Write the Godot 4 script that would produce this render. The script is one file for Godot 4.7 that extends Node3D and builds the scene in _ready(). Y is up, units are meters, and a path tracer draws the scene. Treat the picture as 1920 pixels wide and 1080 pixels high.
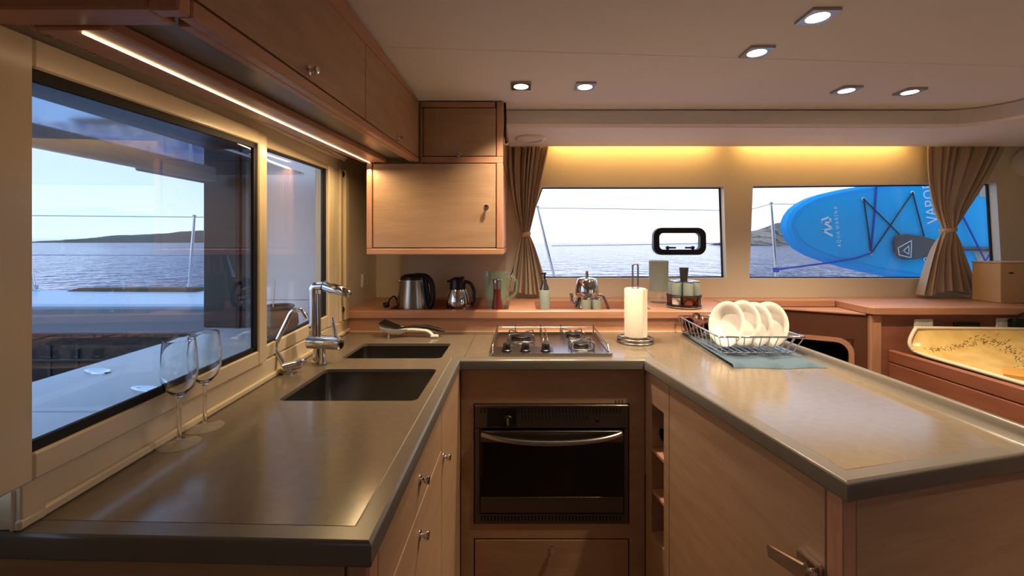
extends Node3D
# A catamaran galley at dusk. Distances in metres; "d" is the distance in front of the camera (world z = -d).

const EYE := 1.33
const TOP := 0.92          # worktop height
const SHELF := 1.018       # back shelf height
const CEIL := 1.94
var M := {}
var used := {}
var rng := RandomNumberGenerator.new()

# ---------------------------------------------------------------- points
func V(x: float, y: float, d: float) -> Vector3:
	return Vector3(x, y, -d)

func P(u: float, v: float, d: float) -> Vector3:
	return Vector3((u - 975.0) / 800.0 * d, EYE - (v - 455.0) / 800.0 * d, -d)

func L(d: float, y: float, off := 0.0) -> Vector3:   # on the slightly splayed window wall; off = into the room
	return Vector3(-0.689 - 0.0557 * d + off, y, -(d + 0.0557 * off))

# ---------------------------------------------------------------- mesh helpers
func ms() -> SurfaceTool:
	var st := SurfaceTool.new()
	st.begin(Mesh.PRIMITIVE_TRIANGLES)
	st.set_smooth_group(-1)
	return st

func tri(st: SurfaceTool, a: Vector3, b: Vector3, c: Vector3, out: Vector3) -> void:
	var n := (a - c).cross(a - b)
	if n.length_squared() < 1e-18:
		return
	if n.dot(out) < 0.0:
		st.add_vertex(a); st.add_vertex(c); st.add_vertex(b)
	else:
		st.add_vertex(a); st.add_vertex(b); st.add_vertex(c)

func quad(st: SurfaceTool, a: Vector3, b: Vector3, c: Vector3, d: Vector3, out: Vector3) -> void:
	tri(st, a, b, c, out)
	tri(st, a, c, d, out)

# eight corners (index = x + 2y + 4z) with chamfered edges
func hexa(st: SurfaceTool, p: Array, b := 0.0) -> void:
	st.set_smooth_group(-1)
	var mid := Vector3.ZERO
	for q in p:
		mid += q / 8.0
	var len3 := [(p[1] - p[0]).length(), (p[2] - p[0]).length(), (p[4] - p[0]).length()]
	var e := [0.0, 0.0, 0.0]
	for k in 3:
		e[k] = clampf(b / maxf(len3[k], 1e-5), 0.0, 0.45)
	var at := func(t: Vector3) -> Vector3:
		var x0: Vector3 = p[0].lerp(p[1], t.x); var x1: Vector3 = p[2].lerp(p[3], t.x)
		var x2: Vector3 = p[4].lerp(p[5], t.x); var x3: Vector3 = p[6].lerp(p[7], t.x)
		return x0.lerp(x1, t.y).lerp(x2.lerp(x3, t.y), t.z)
	# vertex of corner (i,j,k) that lies on the face across axis a
	var vert := func(i: int, j: int, k: int, a: int) -> Vector3:
		var s := [i, j, k]
		var t := Vector3.ZERO
		for m in 3:
			t[m] = float(s[m]) if m == a else (e[m] if s[m] == 0 else 1.0 - e[m])
		return at.call(t)
	for a in 3:
		var u := (a + 1) % 3
		var w := (a + 2) % 3
		for s in 2:
			var c := []
			for q in [[0, 0], [1, 0], [1, 1], [0, 1]]:
				var ijk := [0, 0, 0]
				ijk[a] = s; ijk[u] = q[0]; ijk[w] = q[1]
				c.append(vert.call(ijk[0], ijk[1], ijk[2], a))
			quad(st, c[0], c[1], c[2], c[3], (c[0] + c[2]) / 2.0 - mid)
	if b <= 0.0:
		return
	for a in 3:   # edges along a
		var u := (a + 1) % 3
		var w := (a + 2) % 3
		for su in 2:
			for sw in 2:
				var i0 := [0, 0, 0]; i0[u] = su; i0[w] = sw
				var i1 := i0.duplicate(); i1[a] = 1
				var q0: Vector3 = vert.call(i0[0], i0[1], i0[2], u)
				var q1: Vector3 = vert.call(i1[0], i1[1], i1[2], u)
				var q2: Vector3 = vert.call(i1[0], i1[1], i1[2], w)
				var q3: Vector3 = vert.call(i0[0], i0[1], i0[2], w)
				quad(st, q0, q1, q2, q3, (q0 + q2) / 2.0 - mid)
	for i in 2:
		for j in 2:
			for k in 2:
				var a0: Vector3 = vert.call(i, j, k, 0)
				var a1: Vector3 = vert.call(i, j, k, 1)
				var a2: Vector3 = vert.call(i, j, k, 2)
				tri(st, a0, a1, a2, a0 - mid)

# box between two (x, y, d) corners
func bx(st: SurfaceTool, x0: float, x1: float, y0: float, y1: float, d0: float, d1: float, b := 0.0) -> void:
	var p := []
	for k in 2:
		for j in 2:
			for i in 2:
				p.append(V(x1 if i else x0, y1 if j else y0, d1 if k else d0))
	hexa(st, p, b)

func obox(st: SurfaceTool, xf: Transform3D, size: Vector3, b := 0.0) -> void:
	var p := []
	for k in 2:
		for j in 2:
			for i in 2:
				p.append(xf * (Vector3(i - 0.5, j - 0.5, k - 0.5) * size))
	hexa(st, p, b)

# block on the window wall
func lb(st: SurfaceTool, d0: float, d1: float, y00: float, y01: float, y10: float, y11: float, o0: float, o1: float, b := 0.0) -> void:
	# y00/y01 = bottom at d0/d1, y10/y11 = top at d0/d1
	hexa(st, [L(d0, y00, o0), L(d0, y00, o1), L(d0, y10, o0), L(d0, y10, o1), L(d1, y01, o0), L(d1, y01, o1), L(d1, y11, o0), L(d1, y11, o1)], b)

func axis_xf(at: Vector3, dir: Vector3) -> Transform3D:
	var y := dir.normalized()
	var x := y.cross(Vector3(0.01, 0.02, 1.0)).normalized()
	if absf(y.dot(Vector3(0, 0, 1))) > 0.95:
		x = y.cross(Vector3(0, 1, 0.01)).normalized()
	return Transform3D(Basis(x, y, x.cross(y)), at)

func lathe(st: SurfaceTool, prof: Array, xf: Transform3D, n := 28, squash := 1.0) -> void:
	var g := 1
	for k in prof.size() - 1:
		var a: Vector2 = prof[k]
		var b: Vector2 = prof[k + 1]
		var t := (b - a).normalized()
		if k > 0:
			var tp: Vector2 = (a - prof[k - 1]).normalized()
			if tp.dot(t) < 0.72:
				g += 1
		st.set_smooth_group(g)
		var nr := Vector2(t.y, -t.x)
		for i in n:
			var a0 := TAU * i / n
			var a1 := TAU * (i + 1) / n
			var c0 := Vector3(cos(a0), 0, sin(a0) * squash)
			var c1 := Vector3(cos(a1), 0, sin(a1) * squash)
			var cm := (c0 + c1).normalized()
			var out := xf.basis * (cm * nr.x + Vector3(0, nr.y, 0))
			quad(st, xf * (c0 * a.x + Vector3(0, a.y, 0)), xf * (c1 * a.x + Vector3(0, a.y, 0)), xf * (c1 * b.x + Vector3(0, b.y, 0)), xf * (c0 * b.x + Vector3(0, b.y, 0)), out)
	st.set_smooth_group(-1)

func cyl(st: SurfaceTool, a: Vector3, b: Vector3, r: float, n := 20, bev := 0.0) -> void:
	var h := (b - a).length()
	var pr := [Vector2(0, 0), Vector2(r - bev, 0), Vector2(r, bev), Vector2(r, h - bev), Vector2(r - bev, h), Vector2(0, h)]
	if bev <= 0.0:
		pr = [Vector2(0, 0), Vector2(r, 0), Vector2(r, h), Vector2(0, h)]
	lathe(st, pr, axis_xf(a, b - a), n)

func tube(st: SurfaceTool, pts: Array, r, n := 10, closed := false, sx := 1.0) -> void:
	var m := pts.size()
	var rings := []
	var up := Vector3.ZERO
	for k in m:
		var t: Vector3
		if closed:
			t = (pts[(k + 1) % m] - pts[(k - 1 + m) % m]).normalized()
		else:
			t = (pts[mini(k + 1, m - 1)] - pts[maxi(k - 1, 0)]).normalized()
		if up == Vector3.ZERO:
			up = Vector3.UP if absf(t.y) < 0.9 else Vector3.RIGHT
		var s := t.cross(up).normalized()
		up = s.cross(t).normalized()
		var rr: float = r[k] if r is Array else r
		var ring := []
		for i in n:
			var a := TAU * i / n
			ring.append(pts[k] + (s * cos(a) * sx + up * sin(a)) * rr)
		rings.append(ring)
	st.set_smooth_group(1)
	for k in (m if closed else m - 1):
		var k2 := (k + 1) % m
		for i in n:
			var j := (i + 1) % n
			var o: Vector3 = rings[k][i] + rings[k][j] - pts[k] * 2.0
			quad(st, rings[k][i], rings[k][j], rings[k2][j], rings[k2][i], o)
	st.set_smooth_group(-1)
	if not closed:
		for e in [0, m - 1]:
			var o: Vector3 = (pts[0] - pts[1]) if e == 0 else (pts[m - 1] - pts[m - 2])
			for i in n:
				tri(st, pts[e], rings[e][i], rings[e][(i + 1) % n], o)

func bend(pts: Array, r: float, n := 5) -> Array:   # rounds the inner corners of a polyline
	var out := [pts[0]]
	for k in range(1, pts.size() - 1):
		var a: Vector3 = pts[k - 1]; var b: Vector3 = pts[k]; var c: Vector3 = pts[k + 1]
		var q := minf(r, minf((a - b).length(), (c - b).length()) * 0.45)
		var p0 := b + (a - b).normalized() * q
		var p1 := b + (c - b).normalized() * q
		for i in n + 1:
			var t := float(i) / n
			out.append(p0.lerp(b, t).lerp(b.lerp(p1, t), t))
	out.append(pts[-1])
	return out

func area2(poly: Array) -> float:
	var s := 0.0
	for i in poly.size():
		s += poly[i].cross(poly[(i + 1) % poly.size()])
	return s / 2.0

func inset(poly: Array, q: float) -> Array:   # towards the inside by q
	var sgn := signf(area2(poly))
	var out := []
	var n := poly.size()
	for i in n:
		var a: Vector2 = (poly[i] - poly[(i - 1 + n) % n]).normalized()
		var b: Vector2 = (poly[(i + 1) % n] - poly[i]).normalized()
		var na := Vector2(-a.y, a.x) * sgn
		var nb := Vector2(-b.y, b.x) * sgn
		var m := (na + nb)
		m = m / maxf(m.length_squared(), 0.2) * 2.0
		out.append(poly[i] + m * q)
	return out

# polygon in the xf's xy plane, thickness along its +z
func extrude(st: SurfaceTool, poly: Array, xf: Transform3D, depth: float, bev := 0.0, smooth := false) -> void:
	var sgn := signf(area2(poly))
	var ins := inset(poly, bev) if bev > 0.0 else poly
	var idx := Geometry2D.triangulate_polygon(PackedVector2Array(ins))
	st.set_smooth_group(-1)
	for s in 2:
		var z := depth if s else 0.0
		for k in range(0, idx.size(), 3):
			var q := []
			for j in 3:
				var p2: Vector2 = ins[idx[k + j]]
				q.append(xf * Vector3(p2.x, p2.y, z))
			tri(st, q[0], q[1], q[2], xf.basis.z * (1.0 if s else -1.0) * depth)
	var n := poly.size()
	for i in n:
		var j := (i + 1) % n
		var e: Vector2 = poly[j] - poly[i]
		var o := xf.basis * (Vector3(e.y, -e.x, 0) * sgn)
		if smooth:
			st.set_smooth_group(1)
		var b0 := bev if bev > 0.0 else 0.0
		var lo := Vector3(0, 0, b0 * signf(depth))
		var hi := Vector3(0, 0, depth - b0 * signf(depth))
		var pi3 := Vector3(poly[i].x, poly[i].y, 0)
		var pj3 := Vector3(poly[j].x, poly[j].y, 0)
		quad(st, xf * (pi3 + lo), xf * (pj3 + lo), xf * (pj3 + hi), xf * (pi3 + hi), o)
		if bev > 0.0:
			if smooth:
				st.set_smooth_group(2)
			var ii3 := Vector3(ins[i].x, ins[i].y, 0)
			var ij3 := Vector3(ins[j].x, ins[j].y, 0)
			quad(st, xf * (pi3 + lo), xf * (pj3 + lo), xf * ij3, xf * ii3, o - xf.basis.z * depth)
			var dz := Vector3(0, 0, depth)
			quad(st, xf * (pi3 + hi), xf * (pj3 + hi), xf * (ij3 + dz), xf * (ii3 + dz), o + xf.basis.z * depth)
	st.set_smooth_group(-1)

func frame(st: SurfaceTool, outer: Array, inner: Array, xf: Transform3D, depth: float) -> void:
	var n := outer.size()
	var c := Vector2.ZERO
	for q in outer:
		c += q / n
	for i in n:
		var j := (i + 1) % n
		var z := Vector3(0, 0, depth)
		var a := Vector3(outer[i].x, outer[i].y, 0); var b := Vector3(outer[j].x, outer[j].y, 0)
		var e := Vector3(inner[i].x, inner[i].y, 0); var f := Vector3(inner[j].x, inner[j].y, 0)
		quad(st, xf * a, xf * b, xf * f, xf * e, -xf.basis.z * depth)
		quad(st, xf * (a + z), xf * (b + z), xf * (f + z), xf * (e + z), xf.basis.z * depth)
		var o := xf.basis * ((a + b) / 2.0 - Vector3(c.x, c.y, 0))
		quad(st, xf * a, xf * b, xf * (b + z), xf * (a + z), o)
		quad(st, xf * e, xf * f, xf * (f + z), xf * (e + z), -o)

func rr(x0: float, y0: float, x1: float, y1: float, r: float, n := 5) -> Array:
	var out := []
	for q in [[x1 - r, y1 - r, 0.0], [x0 + r, y1 - r, 0.25], [x0 + r, y0 + r, 0.5], [x1 - r, y0 + r, 0.75]]:
		for i in n + 1:
			var a: float = TAU * (q[2] + 0.25 * i / n)
			out.append(Vector2(q[0] + r * cos(a), q[1] + r * sin(a)))
	return out

func grid(st: SurfaceTool, f: Callable, nu: int, nv: int, out := Vector3(0, 0, 1)) -> void:
	st.set_smooth_group(1)
	var g := []
	for j in nv + 1:
		var row := []
		for i in nu + 1:
			row.append(f.call(float(i) / nu, float(j) / nv))
		g.append(row)
	for j in nv:
		for i in nu:
			quad(st, g[j][i], g[j][i + 1], g[j + 1][i + 1], g[j + 1][i], out)
	st.set_smooth_group(-1)

const FLAT_DOWN := Basis(Vector3(1, 0, 0), Vector3(0, 0, -1), Vector3(0, 1, 0))   # polygon (x, d) -> plan, thickness upwards

func plan(y: float) -> Transform3D:
	return Transform3D(FLAT_DOWN, Vector3(0, y, 0))

func upright(d: float) -> Transform3D:   # polygon (x, y) standing at distance d, thickness away from the camera
	return Transform3D(Basis(Vector3(1, 0, 0), Vector3(0, 1, 0), Vector3(0, 0, -1)), Vector3(0, 0, -d))

# ---------------------------------------------------------------- nodes
func numbered(n: String) -> String:
	if not used.has(n):
		used[n] = 0
		return n
	used[n] += 1
	return "%s_%03d" % [n, used[n]]

func tag(o: Node, label: String, category := "", group := "") -> Node:
	o.set_meta("label", label)
	if category != "":
		o.set_meta("category", category)
	if group != "":
		o.set_meta("group", group)
	return o

func thing(called: String, label: String, category: String, base: Vector3, group := "") -> Node3D:
	var o := Node3D.new()
	o.name = numbered(called)
	add_child(o)
	o.position = base
	tag(o, label, category, group)
	return o

func setting(called: String, label := "", base := Vector3.ZERO) -> Node3D:
	var o := Node3D.new()
	o.name = numbered(called)
	add_child(o)
	o.position = base
	o.set_meta("kind", "structure")
	if label != "":
		o.set_meta("label", label)
	return o

func part(called: String, st: SurfaceTool, m: Material, parent: Node3D, label := "") -> MeshInstance3D:
	st.generate_normals()
	var o := MeshInstance3D.new()
	o.mesh = st.commit()
	o.mesh.surface_set_material(0, m)
	o.name = called
	parent.add_child(o, true)
	if parent.get_parent() == self:
		o.position = -parent.position
	if label != "":
		o.set_meta("label", label)
	return o

func whole(called: String, st: SurfaceTool, m: Material, label: String, category: String, group := "") -> MeshInstance3D:
	st.generate_normals()
	var o := MeshInstance3D.new()
	o.mesh = st.commit()
	o.mesh.surface_set_material(0, m)
	o.name = numbered(called)
	add_child(o)
	tag(o, label, category, group)
	return o

func struct(called: String, st: SurfaceTool, m: Material, label := "") -> MeshInstance3D:
	var o := whole(called, st, m, label, "")
	o.set_meta("kind", "structure")
	return o

func words(called: String, t: String, size: float, xf: Transform3D, m: Material, parent: Node3D) -> void:
	var tm := TextMesh.new()
	tm.text = t
	var f := SystemFont.new()
	f.font_names = PackedStringArray(["Droid Sans"])
	tm.font = f
	tm.font_size = 64
	tm.pixel_size = size / 64.0
	tm.depth = 0.004
	tm.material = m
	var o := MeshInstance3D.new()
	o.mesh = tm
	o.name = called
	parent.add_child(o, true)
	o.transform = xf
	if parent.get_parent() == self:
		o.position -= parent.position

# ---------------------------------------------------------------- materials
func mat(n: String, c: Color, rough := 0.6, metal := 0.0, spec := 0.5) -> StandardMaterial3D:
	var m := StandardMaterial3D.new()
	m.resource_name = n
	m.albedo_color = c
	m.roughness = rough
	m.metallic = metal
	m.metallic_specular = spec
	M[n] = m
	return m

func glass(n: String, c: Color, alpha: float) -> StandardMaterial3D:
	var m := mat(n, Color(c.r, c.g, c.b, alpha), 0.02)
	m.transparency = BaseMaterial3D.TRANSPARENCY_ALPHA
	return m

func glow(n: String, c: Color, e: float) -> void:
	var m := mat(n, c, 0.5)
	m.emission_enabled = true
	m.emission = c
	m.emission_energy_multiplier = e

func grain(dark: Color, light: Color, along: bool, sd: int) -> ImageTexture:
	var n1 := FastNoiseLite.new(); n1.seed = sd; n1.noise_type = FastNoiseLite.TYPE_SIMPLEX_SMOOTH; n1.frequency = 1.0; n1.fractal_octaves = 3
	var n2 := FastNoiseLite.new(); n2.seed = sd + 5; n2.noise_type = FastNoiseLite.TYPE_SIMPLEX_SMOOTH; n2.frequency = 1.0; n2.fractal_octaves = 1
	var w := 384
	var im := Image.create(w, w, false, Image.FORMAT_RGB8)
	for j in w:
		for i in w:
			var x := float(i) / w
			var y := float(j) / w
			# wraps along the grain by blending two samples
			var a := n1.get_noise_2d(x * 5.0, y * 60.0) * (1.0 - x) + n1.get_noise_2d((x - 1.0) * 5.0, y * 60.0) * x
			var b := n2.get_noise_2d(x * 2.0, y * 14.0) * (1.0 - x) + n2.get_noise_2d((x - 1.0) * 2.0, y * 14.0) * x
			var t := clampf(0.55 + a * 0.45 + b * 0.35, 0.0, 1.0)
			if along:
				im.set_pixel(i, j, dark.lerp(light, t))
			else:
				im.set_pixel(j, i, dark.lerp(light, t))
	return ImageTexture.create_from_image(im)

func tri_tex(m: StandardMaterial3D, t: Texture2D, s: float) -> void:
	m.albedo_texture = t
	m.uv1_triplanar = true
	m.uv1_world_triplanar = true
	m.uv1_triplanar_sharpness = 8.0
	m.uv1_scale = Vector3(s, s, s)

func noise_tex(sd: int, freq: float, lo: Color, hi: Color, size := 512, oct := 4) -> NoiseTexture2D:
	var n := FastNoiseLite.new()
	n.seed = sd; n.frequency = freq; n.fractal_octaves = oct
	var t := NoiseTexture2D.new()
	t.width = size; t.height = size; t.seamless = true; t.noise = n
	var g := Gradient.new()
	g.set_color(0, lo); g.set_color(1, hi)
	t.color_ramp = g
	return t

func wave_tex(sd: int, freq: float, strength: float, size := 1024) -> NoiseTexture2D:
	var n := FastNoiseLite.new()
	n.seed = sd; n.frequency = freq; n.fractal_octaves = 4; n.fractal_gain = 0.55
	var t := NoiseTexture2D.new()
	t.width = size; t.height = size; t.seamless = true; t.noise = n
	t.as_normal_map = true
	t.bump_strength = strength
	return t

func materials() -> void:
	tri_tex(mat("veneer", Color.WHITE, 0.42), grain(Color(0.63, 0.50, 0.39), Color(0.70, 0.575, 0.46), true, 3), 1.6)
	tri_tex(mat("oak_trim", Color.WHITE, 0.38), grain(Color(0.69, 0.495, 0.395), Color(0.76, 0.57, 0.46), true, 11), 2.0)
	tri_tex(mat("oak_trim_upright", Color.WHITE, 0.38), grain(Color(0.69, 0.495, 0.395), Color(0.76, 0.57, 0.46), false, 17), 2.0)
	tri_tex(mat("bench_wood", Color.WHITE, 0.45), grain(Color(0.53, 0.32, 0.245), Color(0.61, 0.385, 0.295), true, 23), 1.5)
	tri_tex(mat("sole_wood", Color.WHITE, 0.5), grain(Color(0.24, 0.16, 0.115), Color(0.32, 0.22, 0.16), true, 29), 1.5)
	tri_tex(mat("worktop", Color.WHITE, 0.17, 0.0, 0.6), noise_tex(4, 0.03, Color(0.435, 0.39, 0.33), Color(0.465, 0.42, 0.355)), 2.2)
	mat("worktop_edge", Color(0.42, 0.395, 0.36), 0.26)
	mat("worktop_groove", Color(0.66, 0.62, 0.55), 0.5)
	mat("gelcoat", Color(0.88, 0.84, 0.76), 0.3)
	mat("frame_cream", Color(0.88, 0.82, 0.70), 0.22)
	mat("headliner", Color(0.86, 0.85, 0.85), 0.75)
	mat("soffit", Color(0.88, 0.865, 0.86), 0.6)
	mat("underside_panel", Color(0.50, 0.46, 0.40), 0.35)
	mat("gap_black", Color(0.03, 0.025, 0.02), 0.8)
	mat("black_plastic", Color(0.035, 0.035, 0.037), 0.38)
	mat("black_rubber", Color(0.03, 0.03, 0.032), 0.7)
	mat("chrome", Color(0.86, 0.86, 0.87), 0.07, 1.0)
	mat("steel", Color(0.66, 0.64, 0.62), 0.24, 1.0)
	mat("steel_sink", Color(0.60, 0.58, 0.55), 0.22, 1.0)
	mat("steel_dark", Color(0.42, 0.40, 0.39), 0.33, 1.0)
	mat("oven_glass", Color(0.012, 0.012, 0.013), 0.06)
	mat("white_plastic", Color(0.86, 0.84, 0.80), 0.4)
	mat("white_china", Color(0.90, 0.885, 0.86), 0.16)
	mat("paper", Color(0.90, 0.87, 0.80), 0.9)
	mat("sage", Color(0.57, 0.62, 0.59), 0.5)
	mat("mill_wood", Color(0.40, 0.14, 0.085), 0.35)
	mat("dark_wood", Color(0.34, 0.17, 0.11), 0.45)
	mat("handle_dark", Color(0.17, 0.145, 0.135), 0.5)
	mat("brown_pot", Color(0.37, 0.275, 0.19), 0.6)
	mat("spice", Color(0.50, 0.25, 0.14), 0.8)
	mat("mat_blue", Color(0.26, 0.35, 0.42), 0.85)
	mat("box_cream", Color(0.80, 0.68, 0.52), 0.6)
	mat("yellow_card", Color(0.80, 0.60, 0.28), 0.6)
	tri_tex(mat("tray_shell", Color.WHITE, 0.3), noise_tex(9, 0.012, Color(0.90, 0.79, 0.52), Color(0.80, 0.66, 0.38)), 1.7)
	mat("tray_rim", Color(0.88, 0.83, 0.72), 0.3)
	mat("tray_vein", Color(0.42, 0.36, 0.22), 0.5)
	var cu := mat("curtain", Color(0.72, 0.65, 0.57), 0.85)
	cu.rim_enabled = true; cu.rim = 0.3; cu.rim_tint = 0.6
	cu.backlight_enabled = true; cu.backlight = Color(0.25, 0.2, 0.15)
	glass("clear_pane", Color(1, 1, 1), 0.02)
	var sp := mat("smoked_pane", Color(0.735, 0.80, 0.865, 0.0), 0.0)
	sp.refraction_enabled = true; sp.refraction_scale = 0.05
	glass("stem_glass", Color(0.95, 0.93, 0.88), 0.07)
	var sg := mat("solid_glass", Color(0.99, 0.995, 0.99, 0.0), 0.0)
	sg.refraction_enabled = true; sg.refraction_scale = 0.05
	glass("pitcher_glass", Color(0.50, 0.72, 0.62), 0.20)
	glow("downlight_glow", Color(1.0, 0.89, 0.70), 12.0)
	glow("led_glow", Color(1.0, 0.86, 0.66), 6.0)
	glow("cove_glow", Color(1.0, 0.75, 0.36), 5.0)
	# outside
	mat("deck_white", Color(0.80, 0.83, 0.87), 0.35)
	mat("deck_grey", Color(0.55, 0.58, 0.60), 0.5)
	mat("cockpit_dark", Color(0.17, 0.16, 0.16), 0.3)
	mat("cockpit_trim", Color(0.24, 0.235, 0.24), 0.4)
	mat("dark_panel", Color(0.36, 0.215, 0.155), 0.5)
	mat("pillar_dark", Color(0.20, 0.22, 0.215), 0.3)
	mat("flap_mirror", Color(0.80, 0.84, 0.88), 0.05, 0.95)
	mat("bulkhead", Color(0.93, 0.92, 0.94), 0.4)
	mat("teak", Color(0.45, 0.33, 0.22), 0.8)
	var bm := mat("board_blue", Color(0.0, 0.68, 0.91), 0.7, 0.0, 0.2)
	var bn := wave_tex(31, 0.09, 6.0, 512)
	bm.normal_enabled = true; bm.normal_texture = bn; bm.normal_scale = 0.35
	bm.uv1_triplanar = true; bm.uv1_scale = Vector3(5, 5, 5)
	mat("board_rail", Color(0.0, 0.64, 0.91), 0.6, 0.0, 0.2)
	mat("board_pad", Color(0.66, 0.63, 0.57), 0.7)
	mat("print_white", Color(0.86, 0.9, 0.93), 0.6)
	mat("paddle_grey", Color(0.20, 0.20, 0.22), 0.4)
	mat("rope_blue", Color(0.03, 0.22, 0.66), 0.7)
	mat("cord_black", Color(0.02, 0.03, 0.05), 0.7)
	tri_tex(mat("hill_rock", Color.WHITE, 0.95), noise_tex(41, 0.02, Color(0.36, 0.31, 0.27), Color(0.52, 0.46, 0.40)), 0.02)
	var sea := mat("sea", Color(0.02, 0.16, 0.44), 0.07, 0.0, 0.42)
	sea.normal_enabled = true
	sea.normal_texture = wave_tex(77, 0.012, 9.0, 1024)
	sea.normal_scale = 2.2
	sea.uv1_triplanar = true; sea.uv1_world_triplanar = true
	sea.uv1_scale = Vector3(0.017, 0.02, 0.03)

# ---------------------------------------------------------------- camera, sky, light
func camera_and_light() -> void:
	var cam := Camera3D.new()
	cam.name = "camera"
	add_child(cam)
	cam.position = Vector3(0, EYE, 0)
	cam.set_frustum(0.05 * 1080.0 / 800.0, Vector2(-15.0, -85.0) / 800.0 * 0.05, 0.05, 40000.0)
	cam.current = true
	var we := WorldEnvironment.new()
	we.name = "world"
	var e := Environment.new()
	e.background_mode = Environment.BG_SKY
	var sky := Sky.new()
	var sm := ProceduralSkyMaterial.new()
	sm.sky_top_color = Color(0.66, 0.78, 0.93)
	sm.sky_horizon_color = Color(0.93, 0.945, 0.98)
	sm.sky_curve = 0.12
	sm.ground_bottom_color = Color(0.25, 0.32, 0.42)
	sm.ground_horizon_color = Color(0.55, 0.62, 0.72)
	sm.sky_energy_multiplier = 1.25
	sm.ground_energy_multiplier = 1.0
	sky.sky_material = sm
	e.sky = sky
	e.ambient_light_source = Environment.AMBIENT_SOURCE_DISABLED
	e.tonemap_mode = Environment.TONE_MAPPER_LINEAR
	e.tonemap_exposure = 1.36
	e.sdfgi_enabled = true
	e.ssao_enabled = true
	e.ssil_enabled = true
	we.environment = e
	add_child(we)

func spot(at: Vector3, energy: float, parent: Node3D) -> void:
	var l := SpotLight3D.new()
	l.name = "lamp"
	parent.add_child(l, true)
	l.position = at - parent.position
	l.rotation_degrees = Vector3(-90, 0, 0)
	l.light_color = Color(1.0, 0.89, 0.745)
	l.light_energy = energy
	l.light_size = 0.02
	l.spot_angle = 56.0
	l.spot_angle_attenuation = 0.9
	l.spot_range = 12.0
	l.spot_attenuation = 2.0
	l.shadow_enabled = true

func strip_light(at: Vector3, along: Vector3, down: Vector3, w: float, h: float, energy: float, c: Color, parent: Node3D) -> void:
	var l := AreaLight3D.new()
	l.name = "strip_lamp"
	parent.add_child(l, true)
	var z := -down.normalized()
	var x := along.normalized()
	x = (x - z * x.dot(z)).normalized()
	l.transform = Transform3D(Basis(x, z.cross(x), z), at - parent.position)
	l.area_size = Vector2(w, h)
	l.light_color = c
	l.light_energy = energy
	l.area_normalize_energy = true
	l.area_range = 12.0
	l.area_attenuation = 2.0
	l.shadow_enabled = true

# ---------------------------------------------------------------- small builders
func knob(parent: Node3D, at: Vector3, dir: Vector3, s := 1.0) -> void:
	var st := ms()
	lathe(st, [Vector2(0, 0), Vector2(0.011, 0), Vector2(0.011, 0.0025), Vector2(0.0045, 0.004), Vector2(0.0042, 0.010), Vector2(0.0085, 0.0135), Vector2(0.0095, 0.017), Vector2(0.0085, 0.0205), Vector2(0, 0.0215)].map(func(q): return q * s), axis_xf(at, dir), 20)
	part("knob", st, M.chrome, parent, "small round chrome knob")

func socket_plate(called: String, label: String, xf: Transform3D, w: float, h: float) -> void:
	var t := thing(called, label, "socket", xf.origin)
	var st := ms()
	extrude(st, rr(-w / 2, -h / 2, w / 2, h / 2, 0.006), xf, 0.008, 0.002)
	part("plate", st, M.white_plastic, t)
	st = ms()
	frame(st, rr(-w * 0.36, -h * 0.36, w * 0.36, h * 0.36, 0.004), rr(-w * 0.33, -h * 0.33, w * 0.33, h * 0.33, 0.004), Transform3D(xf.basis, xf.origin + xf.basis.z * 0.008), 0.0012)
	part("rim", st, M.gelcoat, t)
	st = ms()
	for s in [-1, 1]:
		cyl(st, xf * Vector3(0.0095 * s, 0, 0.0078), xf * Vector3(0.0095 * s, 0, 0.0088), 0.0028, 10)
	part("contact_hole", st, M.black_plastic, t)

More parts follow.
